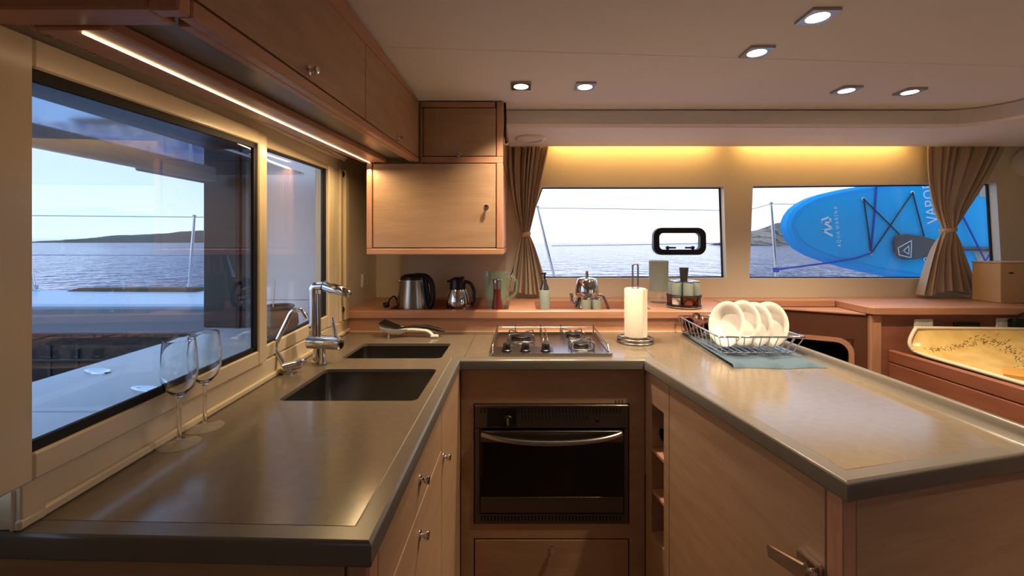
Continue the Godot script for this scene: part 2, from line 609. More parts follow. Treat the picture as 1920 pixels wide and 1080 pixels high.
# ================================================================ the room
func shell() -> void:
	var st := ms()
	bx(st, -1.0, 3.45, -0.06, 0.0, -1.9, 2.6)
	struct("floor", st, M.sole_wood, "wooden cabin sole")
	# ceiling: two panels with a hairline joint, on a backing
	var c := setting("ceiling", "matt beige cabin headliner with a fine joint")
	st = ms(); bx(st, -0.99, 3.45, CEIL + 0.012, CEIL + 0.07, -1.9, 2.6); part("backing", st, M.headliner, c)
	st = ms()
	hexa(st, [V(-0.99, CEIL, -1.9), V(3.4, CEIL, -1.9), V(-0.99, CEIL + 0.012, -1.9), V(3.4, CEIL + 0.012, -1.9), V(-0.99, CEIL, 1.29), V(3.4, CEIL, 1.59), V(-0.99, CEIL + 0.012, 1.29), V(3.4, CEIL + 0.012, 1.59)])
	part("panel", st, M.headliner, c)
	st = ms()
	hexa(st, [V(-0.99, CEIL, 1.2918), V(3.4, CEIL, 1.5918), V(-0.99, CEIL + 0.012, 1.2918), V(3.4, CEIL + 0.012, 1.5918), V(-0.99, CEIL, 2.55), V(3.4, CEIL, 2.55), V(-0.99, CEIL + 0.012, 2.55), V(3.4, CEIL + 0.012, 2.55)])
	part("panel", st, M.headliner, c)
	# dropped soffit round the outside, turning towards us on the right
	st = ms()
	var s := [Vector2(-0.072, 1.95), Vector2(1.96, 1.95)]
	for i in 7:
		var a := PI / 2 * i / 6.0
		s.append(Vector2(1.96 + 0.17 * sin(a), 1.78 + 0.17 * cos(a)))
	s.append_array([Vector2(2.13, -1.88), Vector2(3.4, -1.88), Vector2(3.4, 2.36), Vector2(-0.072, 2.36)])
	extrude(st, s, plan(1.86), 0.085, 0.012)
	struct("trim_1", st, M.soffit, "dropped beige soffit in front of the side windows")
	# wall with the two long windows
	var w := CSGBox3D.new()
	w.size = Vector3(4.5, 2.1, 0.06)
	w.position = V(1.2, 0.97, 2.48)
	w.material = M.gelcoat
	w.name = "wall_back"
	w.set_meta("kind", "structure")
	w.set_meta("label", "cream moulded cabin side with two long windows")
	add_child(w)
	for q in [W3, W4]:
		var h := CSGPolygon3D.new()
		h.operation = CSGShape3D.OPERATION_SUBTRACTION
		h.polygon = PackedVector2Array(q)
		h.depth = 0.3
		h.material = M.gelcoat
		h.name = "opening"
		w.add_child(h, true)
		h.position = Vector3(0, 0, 0.15 - 2.48) - Vector3(1.2, 0.97, -2.48)
	# window wall on the left, with openings for the sliding window and the door behind us
	st = ms()
	lb(st, -1.9, 0.64, 0, 0, 0.982, 0.982, -0.16, -0.045)
	lb(st, 0.64, 2.52, 0, 0, 0.982, 0.982, -0.05, 0.0)
	lb(st, -1.9, 0.30, 1.66, 1.66, CEIL, CEIL, -0.05, 0.0)
	lb(st, 0.30, 2.52, 1.606, 1.6635, CEIL, CEIL, -0.05, 0.0)
	lb(st, 1.745, 2.52, 0.982, 0.982, 1.645, 1.66, -0.05, 0.0)
	lb(st, -0.45, 0.50, 0.982, 0.982, 1.66, 1.66, -0.05, 0.0)
	lb(st, -1.9, -1.25, 0.982, 0.982, 1.66, 1.66, -0.05, 0.0)
	struct("wall_left", st, M.gelcoat, "cream cabin wall with the sliding galley window")
	st = ms(); bx(st, -1.0, 3.45, 0, CEIL, -1.95, -1.9); struct("wall_front", st, M.gelcoat, "cream cabin wall behind the galley")
	st = ms()
	bx(st, 3.4, 3.45, 0, 1.10, -1.9, 2.5)
	bx(st, 3.4, 3.45, 1.66, CEIL, -1.9, 2.5)
	bx(st, 3.4, 3.45, 1.10, 1.66, -1.9, -1.85)
	bx(st, 3.4, 3.45, 1.10, 1.66, -0.75, 2.5)
	struct("wall_right", st, M.gelcoat, "cream cabin wall with the forward window")
	# sill ledge between worktop and window frame
	st = ms()
	lb(st, 0.602, 2.44, 0.9205, 0.9205, 0.980, 0.980, 0.0005, 0.006, 0.002)
	lb(st, 0.602, 2.44, 0.9205, 0.9205, 0.936, 0.936, 0.006, 0.016, 0.003)
	bx(st, -0.95, -0.7085, 0.9205, 0.9835, 0.606, 0.6395, 0.002)
	struct("trim_2", st, M.frame_cream, "cream upstand between worktop and window")
	st = ms()
	lb(st, 1.862, 1.885, 0.983, 0.983, 1.655, 1.655, 0.0005, 0.010, 0.002)
	lb(st, 1.91, 1.95, 0.983, 0.983, 1.655, 1.655, 0.0005, 0.016, 0.003)
	struct("trim_3", st, M.frame_cream, "cream upright channel beside the sliding window")

const W3 := [Vector2(-0.061, 1.125), Vector2(1.187, 1.127), Vector2(1.170, 1.651), Vector2(0.1286, 1.651)]
const W4 := [Vector2(1.317, 1.124), Vector2(2.768, 1.124), Vector2(2.735, 1.672), Vector2(1.338, 1.656)]

func side_windows() -> void:
	var k := 0
	for q in [W3, W4]:
		var o := setting("window_3" if k == 0 else "window_4", "long clear side window " + ("with a small black-framed hatch" if k == 0 else "looking onto the blue board"), V(q[0].x, q[0].y, 2.5))
		var st := ms()
		frame(st, q, inset(q, 0.006), upright(2.492), 0.012)
		part("gasket", st, M.black_rubber, o, "thin black rubber seal")
		st = ms()
		extrude(st, inset(q, 0.002), upright(2.5), 0.006)
		part("pane", st, M.clear_pane, o)
		k += 1
	# opening hatch in the glass
	var t := thing("window_hatch", "small black-framed opening hatch set in the long window", "hatch", P(1274, 478, 2.49))
	var a := P(1225, 478, 2.47); var b := P(1323, 427, 2.47)
	var st := ms()
	frame(st, rr(a.x, a.y, b.x, b.y, 0.048, 8), rr(a.x + 0.033, a.y + 0.031, b.x - 0.033, b.y - 0.031, 0.024, 8), upright(2.462), 0.036)
	part("hatch_frame", st, M.black_plastic, t)
	for s in [[1252, 1267, -1], [1299, 1284, 1]]:
		st = ms()
		var p0 := P(s[0], 464.5, 2.455)
		cyl(st, p0 + Vector3(0, 0, 0.006), p0 - Vector3(0, 0, 0.012), 0.010, 14, 0.002)
		bx(st, p0.x - 0.005, p0.x + 0.005, p0.y - 0.016, p0.y, 2.45, 2.462, 0.001)
		var p1 := P(s[1], 464.5, 2.455)
		bx(st, minf(p0.x, p1.x), maxf(p0.x, p1.x), p0.y - 0.005, p0.y + 0.005, 2.448, 2.456, 0.002)
		part("latch", st, M.black_plastic, t)

func galley_window() -> void:
	# big sliding pane
	var o := setting("window_1", "cream-framed smoked sliding galley window", L(0.9, 0.985))
	var st := ms()
	lb(st, 0.44, 0.6185, 0.984, 0.984, 1.622, 1.629, 0.0005, 0.018, 0.003)
	lb(st, 1.206, 1.250, 0.984, 0.984, 1.648, 1.650, 0.0005, 0.018, 0.003)
	lb(st, 0.6185, 1.206, 0.984, 0.984, 1.024, 1.023, 0.0005, 0.018, 0.003)
	lb(st, 0.6185, 1.206, 1.584, 1.610, 1.629, 1.648, 0.0005, 0.018, 0.003)
	part("frame", st, M.frame_cream, o)
	st = ms()
	lb(st, 0.6185, 0.6215, 1.024, 1.024, 1.584, 1.584, 0.002, 0.012)
	lb(st, 1.190, 1.206, 1.024, 1.024, 1.611, 1.611, 0.002, 0.012)
	lb(st, 0.6185, 1.206, 1.024, 1.024, 1.040, 1.036, 0.002, 0.012)
	lb(st, 0.6185, 1.206, 1.566, 1.596, 1.584, 1.611, 0.002, 0.012)
	part("gasket", st, M.black_rubber, o, "black rubber seal")
	st = ms()
	lb(st, 0.6190, 1.2055, 1.0245, 1.024, 1.583, 1.609, 0.004, 0.008)
	part("pane", st, M.smoked_pane, o, "dark smoked glass")
	# small fixed pane
	o = setting("window_2", "smaller fixed pane beside the sliding window", L(1.5, 0.985))
	st = ms()
	lb(st, 1.738, 1.80, 0.984, 0.984, 1.648, 1.65, -0.03, 0.008, 0.003)
	lb(st, 1.20, 1.738, 0.984, 0.984, 1.022, 1.034, -0.03, 0.004, 0.003)
	lb(st, 1.20, 1.738, 1.612, 1.630, 1.648, 1.648, -0.03, 0.004, 0.003)
	part("frame", st, M.frame_cream, o)
	st = ms()
	lb(st, 1.726, 1.738, 1.034, 1.034, 1.63, 1.63, -0.02, -0.004)
	lb(st, 1.20, 1.738, 1.022, 1.034, 1.027, 1.040, -0.02, -0.004)
	lb(st, 1.20, 1.738, 1.607, 1.625, 1.612, 1.630, -0.02, -0.004)
	part("gasket", st, M.black_rubber, o, "black rubber seal")
	st = ms()
	lb(st, 1.20, 1.738, 1.022, 1.034, 1.612, 1.630, -0.017, -0.012)
	part("pane", st, M.clear_pane, o)
	st = ms()
	for y in [1.634, 1.033]:
		var c := L(1.898, y, 0.0)
		cyl(st, c, c + Vector3(0.011, 0, 0), 0.012, 16, 0.002)
	part("stopper", st, M.black_plastic, o, "round black stopper")
	st = ms()
	for y in [1.612, 1.658, 1.012]:
		var c := L(1.898, y, 0.0)
		cyl(st, c, c + Vector3(0.003, 0, 0), 0.004, 10)
	part("screw", st, M.steel_dark, o)
	# glazed door and forward window: they let the evening in from behind and from the right
	o = setting("door_1", "glazed cockpit door", L(-0.5, 0))
	st = ms()
	lb(st, -1.25, -0.45, 0.982, 0.982, 1.02, 1.02, -0.04, 0.01)
	lb(st, -1.25, -0.45, 1.62, 1.62, 1.66, 1.66, -0.04, 0.01)
	lb(st, -0.86, -0.82, 1.02, 1.02, 1.62, 1.62, -0.04, 0.01)
	part("frame", st, M.frame_cream, o)
	st = ms()
	lb(st, -1.25, -0.45, 1.02, 1.02, 1.62, 1.62, -0.022, -0.016)
	part("pane", st, M.clear_pane, o)
	o = setting("window_5", "forward cabin window", V(3.42, 1.1, -1.3))
	st = ms(); bx(st, 3.42, 3.426, 1.10, 1.66, -1.85, -0.75); part("pane", st, M.clear_pane, o)

# ================================================================ wall cupboards
func yb(d: float) -> float: return 1.604 + 0.0387 * d       # cupboard bottom
func yd0(d: float) -> float: return 1.636 + 0.0315 * d      # door bottom
func yd1(d: float) -> float: return 1.811 + 0.0617 * d      # door top

func slab(st: SurfaceTool, x0: float, x1: float, d0: float, d1: float, ya: float, yb2: float, yc: float, yd: float, b := 0.0) -> void:
	# bottom ya/yb2 at d0/d1, top yc/yd at d0/d1
	hexa(st, [V(x0, ya, d0), V(x1, ya, d0), V(x0, yc, d0), V(x1, yc, d0), V(x0, yb2, d1), V(x1, yb2, d1), V(x0, yd, d1), V(x1, yd, d1)], b)

func wall_cupboards() -> void:
	var t := thing("wall_cupboard", "long oak overhead cupboard above the window, with a light strip below", "cupboard", V(-0.55, yb(0.56), 0.56))
	var st := ms()
	slab(st, -0.715, -0.452, 0.60, 1.835, yb(0.6) + 0.022, yb(1.835) + 0.022, 1.936, 1.936)
	part("body", st, M.gap_black, t)
	st = ms()
	slab(st, -0.66, -0.452, 0.58, 1.835, yb(0.58) + 0.016, yb(1.835) + 0.016, yb(0.58) + 0.0215, yb(1.835) + 0.0215)
	part("underside", st, M.underside_panel, t, "grey-brown recessed underside panel")
	st = ms()
	slab(st, -0.4515, -0.43, 0.56, 1.812, yb(0.56), yb(1.812), yd0(0.56) - 0.003, yd0(1.812) - 0.003, 0.0025)
	slab(st, -0.47, -0.4515, 0.585, 1.812, yb(0.585), yb(1.812), yb(0.585) + 0.0155, yb(1.812) + 0.0155, 0.002)
	part("bottom_rail", st, M.oak_trim, t)
	st = ms()
	slab(st, -0.668, -0.566, 0.585, 1.835, yb(0.585) - 0.004, yb(1.835) - 0.004, yb(0.585) + 0.0155, yb(1.835) + 0.0155, 0.003)
	part("light_rail", st, M.oak_trim, t)
	st = ms()
	slab(st, -0.9, -0.47, 0.537, 0.584, yb(0.54), yb(0.58), 1.80, 1.80, 0.003)
	part("end_rail", st, M.oak_trim, t)
	st = ms()
	slab(st, -0.4695, -0.4305, 0.537, 0.5595, yb(0.54) - 0.001, yb(0.56) - 0.001, 1.80, 1.80, 0.003)
	part("corner_post", st, M.oak_trim_upright, t)
	st = ms()
	slab(st, -0.452, -0.431, 0.56, 1.812, yd1(0.56) + 0.003, yd1(1.812) + 0.003, 1.930, 1.930, 0.0015)
	part("top_rail", st, M.oak_trim, t)
	for q in [[0.565, 1.1845, V(-0.4295, 1.681, 0.869)], [1.1875, 1.808, V(-0.4295, 1.695, 1.489)]]:
		st = ms()
		slab(st, -0.449, -0.4295, q[0], q[1], yd0(q[0]), yd0(q[1]), yd1(q[0]), yd1(q[1]), 0.0015)
		var dr := part("door", st, M.veneer, t)
		knob(dr, q[2], Vector3(1, 0, 0), 0.9)
	# corner cupboard: upper locker and lower box
	t = thing("corner_locker", "upper oak corner locker under the ceiling with a flap door", "cupboard", V(-0.25, 1.68, 2.0))
	st = ms(); bx(st, -0.425, -0.0855, 1.676, 1.936, 1.852, 2.44); part("body", st, M.gap_black, t)
	st = ms(); bx(st, -0.427, -0.073, 1.672, 1.699, 1.830, 1.86, 0.002); part("rail", st, M.oak_trim, t)
	st = ms(); bx(st, -0.427, -0.107, 1.912, 1.935, 1.832, 1.86, 0.001); part("rail", st, M.oak_trim, t)
	st = ms(); bx(st, -0.100, -0.073, 1.700, 1.935, 1.830, 2.44, 0.002); part("side_panel", st, M.oak_trim_upright, t)
	st = ms(); bx(st, -0.427, -0.4185, 1.700, 1.911, 1.832, 1.86); part("stile", st, M.oak_trim_upright, t)
	st = ms(); bx(st, -0.415, -0.1035, 1.7025, 1.9085, 1.833, 1.851, 0.0015)
	var f := part("door", st, M.veneer, t)
	knob(f, V(-0.262, 1.709, 1.833), Vector3(0, 0, 1), 0.9)
	t = thing("corner_cupboard", "wide lower oak corner cupboard above the kettle", "cupboard", V(-0.36, 1.28, 2.1))
	st = ms(); bx(st, -0.645, -0.085, 1.30, 1.668, 1.832, 2.44); part("body", st, M.gap_black, t)
	st = ms(); bx(st, -0.652, -0.072, 1.279, 1.305, 1.81, 2.44, 0.003); part("bottom_rail", st, M.oak_trim, t)
	st = ms(); bx(st, -0.652, -0.628, 1.3055, 1.668, 1.81, 2.30, 0.003); part("stile", st, M.oak_trim_upright, t)
	st = ms(); bx(st, -0.100, -0.072, 1.3055, 1.668, 1.81, 2.44, 0.003); part("side_panel", st, M.oak_trim_upright, t)
	st = ms(); bx(st, -0.6245, -0.1035, 1.309, 1.666, 1.813, 1.831, 0.0015)
	f = part("door", st, M.veneer, t)
	knob(f, V(-0.143, 1.4825, 1.813), Vector3(0, 0, 1), 0.95)
	# light strip
	t = thing("light_strip", "thin warm light strip under the overhead cupboard", "lamp", V(-0.62, yb(1.2) - 0.006, 1.2))
	st = ms()
	var a := V(-0.607, yb(0.593) - 0.0055, 0.593)
	var b := V(-0.638, yb(1.81) - 0.0055, 1.81)
	var ax := (b - a).normalized()
	var bs := Basis(ax, Vector3.UP.cross(ax).cross(ax) * -1.0, ax.cross(Vector3.UP))
	bs = Basis(ax, (Vector3.UP - ax * ax.y).normalized(), ax.cross((Vector3.UP - ax * ax.y).normalized()))
	obox(st, Transform3D(bs, (a + b) / 2.0), Vector3((b - a).length(), 0.002, 0.003))
	part("glowing_tape", st, M.led_glow, t)
	strip_light((a + b) / 2.0 + Vector3(0, -0.004, 0), ax, Vector3.DOWN, (b - a).length(), 0.003, LED_E, Color(1.0, 0.84, 0.60), t)
	# curtain track with gliders
	t = thing("curtain_track", "white curtain track with ring gliders above the galley window", "curtain rail", L(1.0, 1.66, 0.03))
	st = ms()
	lb(st, 0.44, 1.84, 1.653, 1.690, 1.668, 1.705, 0.001, 0.046, 0.002)
	part("track", st, M.gelcoat, t)
	st = ms()
	lb(st, 0.44, 1.84, 1.646, 1.683, 1.6525, 1.6895, 0.030, 0.038, 0.001)
	part("lip", st, M.frame_cream, t)
	for i in 10:
		st = ms()
		var c := L(0.565 + 0.0155 * i, 1.6465 + 0.0155 * i * 0.026, 0.022)
		var ring := []
		for j in 14:
			var an := TAU * j / 14
			ring.append(c + Vector3(0, sin(an) * 0.0075 - 0.002, cos(an) * 0.006))
		tube(st, ring, 0.0016, 6, true)
		part("glider", st, M.white_plastic, t)

const LED_E := 0.42

# ================================================================ base units, worktop
func face_pt(a: Vector2, b: Vector2, t: float, y: float, off: float) -> Vector3:   # on an upright plane from a to b (x, d)
	var n := Vector2((b - a).y, -(b - a).x).normalized()
	var q := a.lerp(b, t) + n * off
	return V(q.x, y, q.y)

func fblock(st: SurfaceTool, a: Vector2, b: Vector2, t0: float, t1: float, y0: float, y1: float, o0: float, o1: float, bev := 0.0) -> void:
	hexa(st, [face_pt(a, b, t0, y0, o0), face_pt(a, b, t1, y0, o0), face_pt(a, b, t0, y1, o0), face_pt(a, b, t1, y1, o0), face_pt(a, b, t0, y0, o1), face_pt(a, b, t1, y0, o1), face_pt(a, b, t0, y1, o1), face_pt(a, b, t1, y1, o1)], bev)

func base_units() -> void:
	# left run
	var t := thing("sink_cabinet", "oak base cabinet with drawers under the twin sinks", "cabinet", V(-0.45, 0, 1.0))
	var st := ms()
	bx(st, -0.72, -0.232, 0.05, 0.64, 0.62, 1.53)
	part("body", st, M.gap_black, t)
	st = ms(); bx(st, -0.76, -0.248, 0.02, 0.884, 0.600, 0.618, 0.002); part("end_panel", st, M.veneer, t)
	st = ms(); bx(st, -0.2455, -0.2125, 0.02, 0.884, 0.600, 0.640, 0.004); part("corner_post", st, M.oak_trim_upright, t)
	for q in [[0.643, 1.160, 0.768, 0.882, 0.908, 0.825], [0.643, 1.160, 0.40, 0.765, 0.905, 0.709], [1.1635, 1.526, 0.10, 0.882, 1.186, 0.734]]:
		st = ms()
		bx(st, -0.2315, -0.2135, q[2], q[3], q[0], q[1], 0.0015)
		var dr := part("drawer" if q[1] < 1.3 else "door", st, M.veneer, t)
		knob(dr, V(-0.2135, q[5], q[4]), Vector3(1, 0, 0), 1.0)
	st = ms(); bx(st, -0.2315, -0.2135, 0.05, 0.397, 0.643, 1.160, 0.0015); part("drawer", st, M.veneer, t)
	# oven housing
	t = thing("oven_housing", "oak base unit framing the oven, with a drawer below it", "cabinet", V(0.1, 0, 1.6))
	st = ms()
	bx(st, -0.2115, -0.166, 0.02, 0.884, 1.53, 1.55)
	bx(st, 0.392, 0.4475, 0.02, 0.884, 1.53, 1.55)
	bx(st, -0.166, 0.392, 0.754, 0.884, 1.53, 1.55)
	bx(st, -0.166, 0.392, 0.270, 0.322, 1.53, 1.55)
	part("panel", st, M.veneer, t)
	st = ms(); bx(st, -0.165, 0.391, 0.02, 0.266, 1.552, 1.60); part("recess", st, M.gap_black, t)
	st = ms(); bx(st, -0.162, 0.388, 0.03, 0.264, 1.529, 1.549, 0.0015)
	var dr := part("drawer", st, M.veneer, t)
	knob(dr, P(1035, 1026, 1.53), Vector3(0, 0, 1), 1.05)
	# island
	var a := Vector2(0.448, 1.52)
	var b := Vector2(0.566, 0.748)
	var len_ab := (b - a).length()
	t = thing("island_cabinet", "angled oak island cabinet with open cubbies and a cool-box door", "cabinet", V(0.8, 0, 1.2))
	st = ms()
	# face strip before the cubbies, strip after, above and below (open cubby between)
	var ta := 0.060; var tb := 0.170; var tc := 0.213
	fblock(st, a, b, 0.0, ta, 0.02, 0.884, 0.0, -0.018)
	fblock(st, a, b, tb, tc, 0.02, 0.884, 0.0, -0.018)
	fblock(st, a, b, ta, tb, 0.775, 0.884, 0.0, -0.018)
	fblock(st, a, b, ta, tb, 0.02, 0.33, 0.0, -0.018)
	part("face_panel", st, M.veneer, t)
	st = ms()
	fblock(st, a, b, ta - 0.02, ta, 0.32, 0.785, -0.018, -0.20)
	fblock(st, a, b, tb, tb + 0.02, 0.32, 0.785, -0.018, -0.20)
	fblock(st, a, b, ta - 0.02, tb + 0.02, 0.32, 0.785, -0.20, -0.215)
	fblock(st, a, b, ta, tb, 0.775, 0.786, -0.018, -0.20)
	fblock(st, a, b, ta, tb, 0.32, 0.331, -0.018, -0.20)
	part("cubby_lining", st, M.veneer, t)
	for y in [0.615, 0.473]:
		st = ms(); fblock(st, a, b, ta, tb, y - 0.006, y + 0.006, -0.002, -0.199, 0.001); part("shelf", st, M.oak_trim, t)
	st = ms(); fblock(st, a, b, tc + 0.004, 0.955, 0.03, 0.881, 0.0005, -0.018, 0.0015)
	dr = part("door", st, M.veneer, t)
	# chrome latch on the door
	st = ms()
	var nrm := Vector2((b - a).y, -(b - a).x).normalized()
	var h0 := face_pt(a, b, 0.83, 0.632, 0.001)
	fblock(st, a, b, 0.885, 0.953, 0.690, 0.735, 0.001, 0.014, 0.003)
	hexa(st, [face_pt(a, b, 0.825, 0.684, 0.030), face_pt(a, b, 0.935, 0.694, 0.016), face_pt(a, b, 0.825, 0.712, 0.034), face_pt(a, b, 0.935, 0.732, 0.020), face_pt(a, b, 0.825, 0.684, 0.037), face_pt(a, b, 0.935, 0.694, 0.028), face_pt(a, b, 0.825, 0.712, 0.041), face_pt(a, b, 0.935, 0.732, 0.032)], 0.002)
	cyl(st, face_pt(a, b, 0.94, 0.712, 0.014), face_pt(a, b, 0.94, 0.712, 0.028), 0.013, 18, 0.002)
	part("latch", st, M.chrome, dr, "angled chrome lever latch")
	# corner post, end panel
	var c := Vector2(1.05, 0.866)
	st = ms()
	fblock(st, a, b, 0.9585, 0.998, 0.02, 0.884, 0.0, -0.02)
	fblock(st, b, c, 0.002, 0.062, 0.02, 0.884, 0.0, -0.02, 0.002)
	part("corner_post", st, M.oak_trim_upright, t)
	st = ms(); fblock(st, b, c, 0.065, 1.0, 0.02, 0.884, -0.001, -0.02, 0.001); part("end_panel", st, M.veneer, t)
	st = ms(); fblock(st, c, Vector2(0.985, 1.90), 0.0, 1.0, 0.02, 0.884, 0.0, -0.02); part("back_panel", st, M.bench_wood, t)
	# bits in the top cubby
	var cp := func(tt: float, y: float, o: float) -> Vector3: return face_pt(a, b, tt, y, o)
	var g := thing("bottle_opener", "dark bottle with a steel collar lying in the top cubby", "bottle", cp.call(0.12, 0.655, -0.06))
	st = ms(); cyl(st, cp.call(0.128, 0.690, -0.02), cp.call(0.115, 0.690, -0.11), 0.022, 18, 0.004); part("body", st, M.black_plastic, g)
	st = ms(); cyl(st, cp.call(0.129, 0.690, -0.012), cp.call(0.128, 0.690, -0.0195), 0.0225, 18, 0.002); part("collar", st, M.chrome, g)
	g = thing("jar_lid", "brass-coloured cap standing below the dark bottle in the cubby", "lid", cp.call(0.12, 0.621, -0.05))
	st = ms(); cyl(st, cp.call(0.12, 0.6215, -0.05), cp.call(0.12, 0.667, -0.05), 0.017, 18, 0.003); part("cap", st, M.yellow_card, g)
	st = ms(); tube(st, [cp.call(0.115, 0.624, -0.02), cp.call(0.150, 0.640, -0.012), cp.call(0.163, 0.632, -0.016)], 0.0025, 8)
	whole("corkscrew", st, M.chrome, "thin steel wire corkscrew lying at the front of the cubby", "tool")

func worktop() -> void:
	var t := thing("worktop", "continuous grey-brown worktop running round the galley and over the island", "worktop", V(0.1, TOP, 1.5))
	# core slabs with a hairline inside the edging
	var e := 0.034
	var core := CSGPolygon3D.new()
	var near := func(x: float) -> float: return 0.5825 - 0.0308 * (x + 0.2)
	var wl := func(d: float) -> float: return -0.687 - 0.0557 * d
	core.polygon = PackedVector2Array([Vector2(wl.call(0.63), near.call(-0.72) + e), Vector2(-0.205 - e, near.call(-0.24) + e), Vector2(-0.210 - e, 1.49 + e), Vector2(-0.2, 1.49 + e), Vector2(-0.2, 1.9635), Vector2(wl.call(1.9635), 1.9635)])
	core.depth = 0.034
	core.material = M.worktop
	core.name = "sink_run"
	t.add_child(core)
	core.transform = Transform3D(Basis(Vector3(1, 0, 0), Vector3(0, 0, -1), Vector3(0, 1, 0)), Vector3(0, TOP, 0) - t.position)
	for q in SINKS:
		var h := CSGPolygon3D.new()
		h.operation = CSGShape3D.OPERATION_SUBTRACTION
		h.polygon = PackedVector2Array(rr(q[0], q[2], q[1], q[3], 0.018, 5))
		h.depth = 0.2
		h.material = M.worktop_edge
		h.name = "cutout"
		core.add_child(h, true)
		h.position = Vector3(0, 0, 0.05)
	var st := ms()
	extrude(st, [Vector2(-0.1985, 1.49 + e), Vector2(0.444 + e, 1.49 + e), Vector2(0.444 + e, 1.9635), Vector2(-0.1985, 1.9635)], plan(TOP - 0.034), 0.034)
	part("hob_run", st, M.worktop, t)
	st = ms()
	extrude(st, [Vector2(0.4795, 1.5245), Vector2(0.4632, 1.5245), Vector2(0.5868, 0.7705), Vector2(1.032, 0.838 + e), Vector2(1.03, 1.0), Vector2(1.018, 1.45), Vector2(1.012, 1.62), Vector2(1.016, 1.75), Vector2(1.04, 1.86), Vector2(1.09, 1.9635), Vector2(0.4795, 1.9635)], plan(TOP - 0.034), 0.034)
	part("island_run", st, M.worktop, t)
	# edging round the inner side
	var edge := [Vector2(-0.765, near.call(-0.765)), Vector2(-0.203, near.call(-0.2)), Vector2(-0.210, 1.49), Vector2(0.434, 1.49), Vector2(0.559, 0.729), Vector2(1.06, 0.8475)]
	var inner := []
	for i in edge.size():
		var p: Vector2 = edge[i]
		var ta: Vector2 = (edge[mini(i + 1, edge.size() - 1)] - edge[i]).normalized() if i < edge.size() - 1 else (edge[i] - edge[i - 1]).normalized()
		var tb: Vector2 = (edge[i] - edge[i - 1]).normalized() if i > 0 else ta
		var na := Vector2(-ta.y, ta.x); var nb := Vector2(-tb.y, tb.x)
		var m := na + nb
		inner.append(m * 2.0 / m.length_squared())
	var prof := [Vector2(0.0325, 0.0), Vector2(0.0325, -0.036), Vector2(0.003, -0.036), Vector2(0, -0.032), Vector2(0, -0.006), Vector2(0.0015, -0.0022), Vector2(0.006, 0.0)]
	for i in edge.size() - 1:
		st = ms()
		for k in prof.size():
			var k2 := (k + 1) % prof.size()
			st.set_smooth_group(1 if k >= 3 and k <= 5 else -1)
			var q := []
			for z in [[i, k], [i + 1, k], [i + 1, k2], [i, k2]]:
				var pp: Vector2 = edge[z[0]] + inner[z[0]] * prof[z[1]].x
				q.append(V(pp.x, TOP + prof[z[1]].y, pp.y))
			var sd: Vector2 = (edge[i + 1] - edge[i]).normalized()
			var nn := Vector2(-sd.y, sd.x)
			var dp: Vector2 = prof[k2] - prof[k]
			var o2 := Vector2(-dp.y, dp.x)   # outward in profile space (clockwise profile)
			var cp: Vector2 = (prof[k] + prof[k2]) / 2.0 - Vector2(0.017, -0.018)
			if o2.dot(cp) < 0:
				o2 = -o2
			quad(st, q[0], q[1], q[2], q[3], V(nn.x * o2.x, o2.y, nn.y * o2.x))
		for z in [i, i + 1]:   # mitre ends
			for k in range(1, prof.size() - 1):
				var tr := []
				for kk in [0, k, k + 1]:
					var pp: Vector2 = edge[z] + inner[z] * prof[kk].x
					tr.append(V(pp.x, TOP + prof[kk].y, pp.y))
				tri(st, tr[0], tr[1], tr[2], V(edge[z].x - edge[i + 1 - (z - i)].x, 0, edge[z].y - edge[i + 1 - (z - i)].y))
		part("edging", st, M.worktop_edge, t, "rounded grey worktop edging")
	# pale joint line under the gaps
	st = ms()
	for i in edge.size() - 1:
		var p0: Vector2 = edge[i] + inner[i] * 0.0315; var p1: Vector2 = edge[i + 1] + inner[i + 1] * 0.0315
		var q0: Vector2 = edge[i] + inner[i] * 0.0365; var q1: Vector2 = edge[i + 1] + inner[i + 1] * 0.0365
		hexa(st, [V(p0.x, TOP - 0.004, p0.y), V(p1.x, TOP - 0.004, p1.y), V(p0.x, TOP - 0.0006, p0.y), V(p1.x, TOP - 0.0006, p1.y), V(q0.x, TOP - 0.004, q0.y), V(q1.x, TOP - 0.004, q1.y), V(q0.x, TOP - 0.0006, q0.y), V(q1.x, TOP - 0.0006, q1.y)])
	part("joint", st, M.worktop_groove, t, "fine pale joint line")
	# raised lip on the far side of the island
	st = ms()
	var lip := [V(1.042, TOP + 0.012, 0.855), V(1.040, TOP + 0.012, 1.0), V(1.030, TOP + 0.012, 1.45), V(1.024, TOP + 0.012, 1.62), V(1.028, TOP + 0.012, 1.75), V(1.052, TOP + 0.012, 1.86), V(1.09, TOP + 0.012, 1.94)]
	var sm := []
	for i in lip.size() - 1:
		for k in 4:
			sm.append(lip[i].lerp(lip[i + 1], k / 4.0))
	sm.append(lip[-1])
	var ln := []
	for i in sm.size():
		var tg: Vector3 = (sm[mini(i + 1, sm.size() - 1)] - sm[maxi(i - 1, 0)]).normalized()
		ln.append(Vector3(-tg.z, 0, tg.x))
	var lp := [Vector2(-0.024, -0.012), Vector2(-0.012, -0.006), Vector2(-0.007, 0.004), Vector2(-0.006, 0.014), Vector2(-0.002, 0.018), Vector2(0.010, 0.018), Vector2(0.014, 0.014), Vector2(0.014, -0.048), Vector2(-0.024, -0.048)]
	for i in sm.size() - 1:
		for k in lp.size():
			var k2 := (k + 1) % lp.size()
			st.set_smooth_group(1 if k < 6 else -1)
			var q := []
			for z in [[i, k], [i + 1, k], [i + 1, k2], [i, k2]]:
				q.append(sm[z[0]] + ln[z[0]] * lp[z[1]].x + Vector3(0, lp[z[1]].y, 0))
			var dp: Vector2 = lp[k2] - lp[k]
			quad(st, q[0], q[1], q[2], q[3], ln[i] * -dp.y + Vector3(0, dp.x, 0))
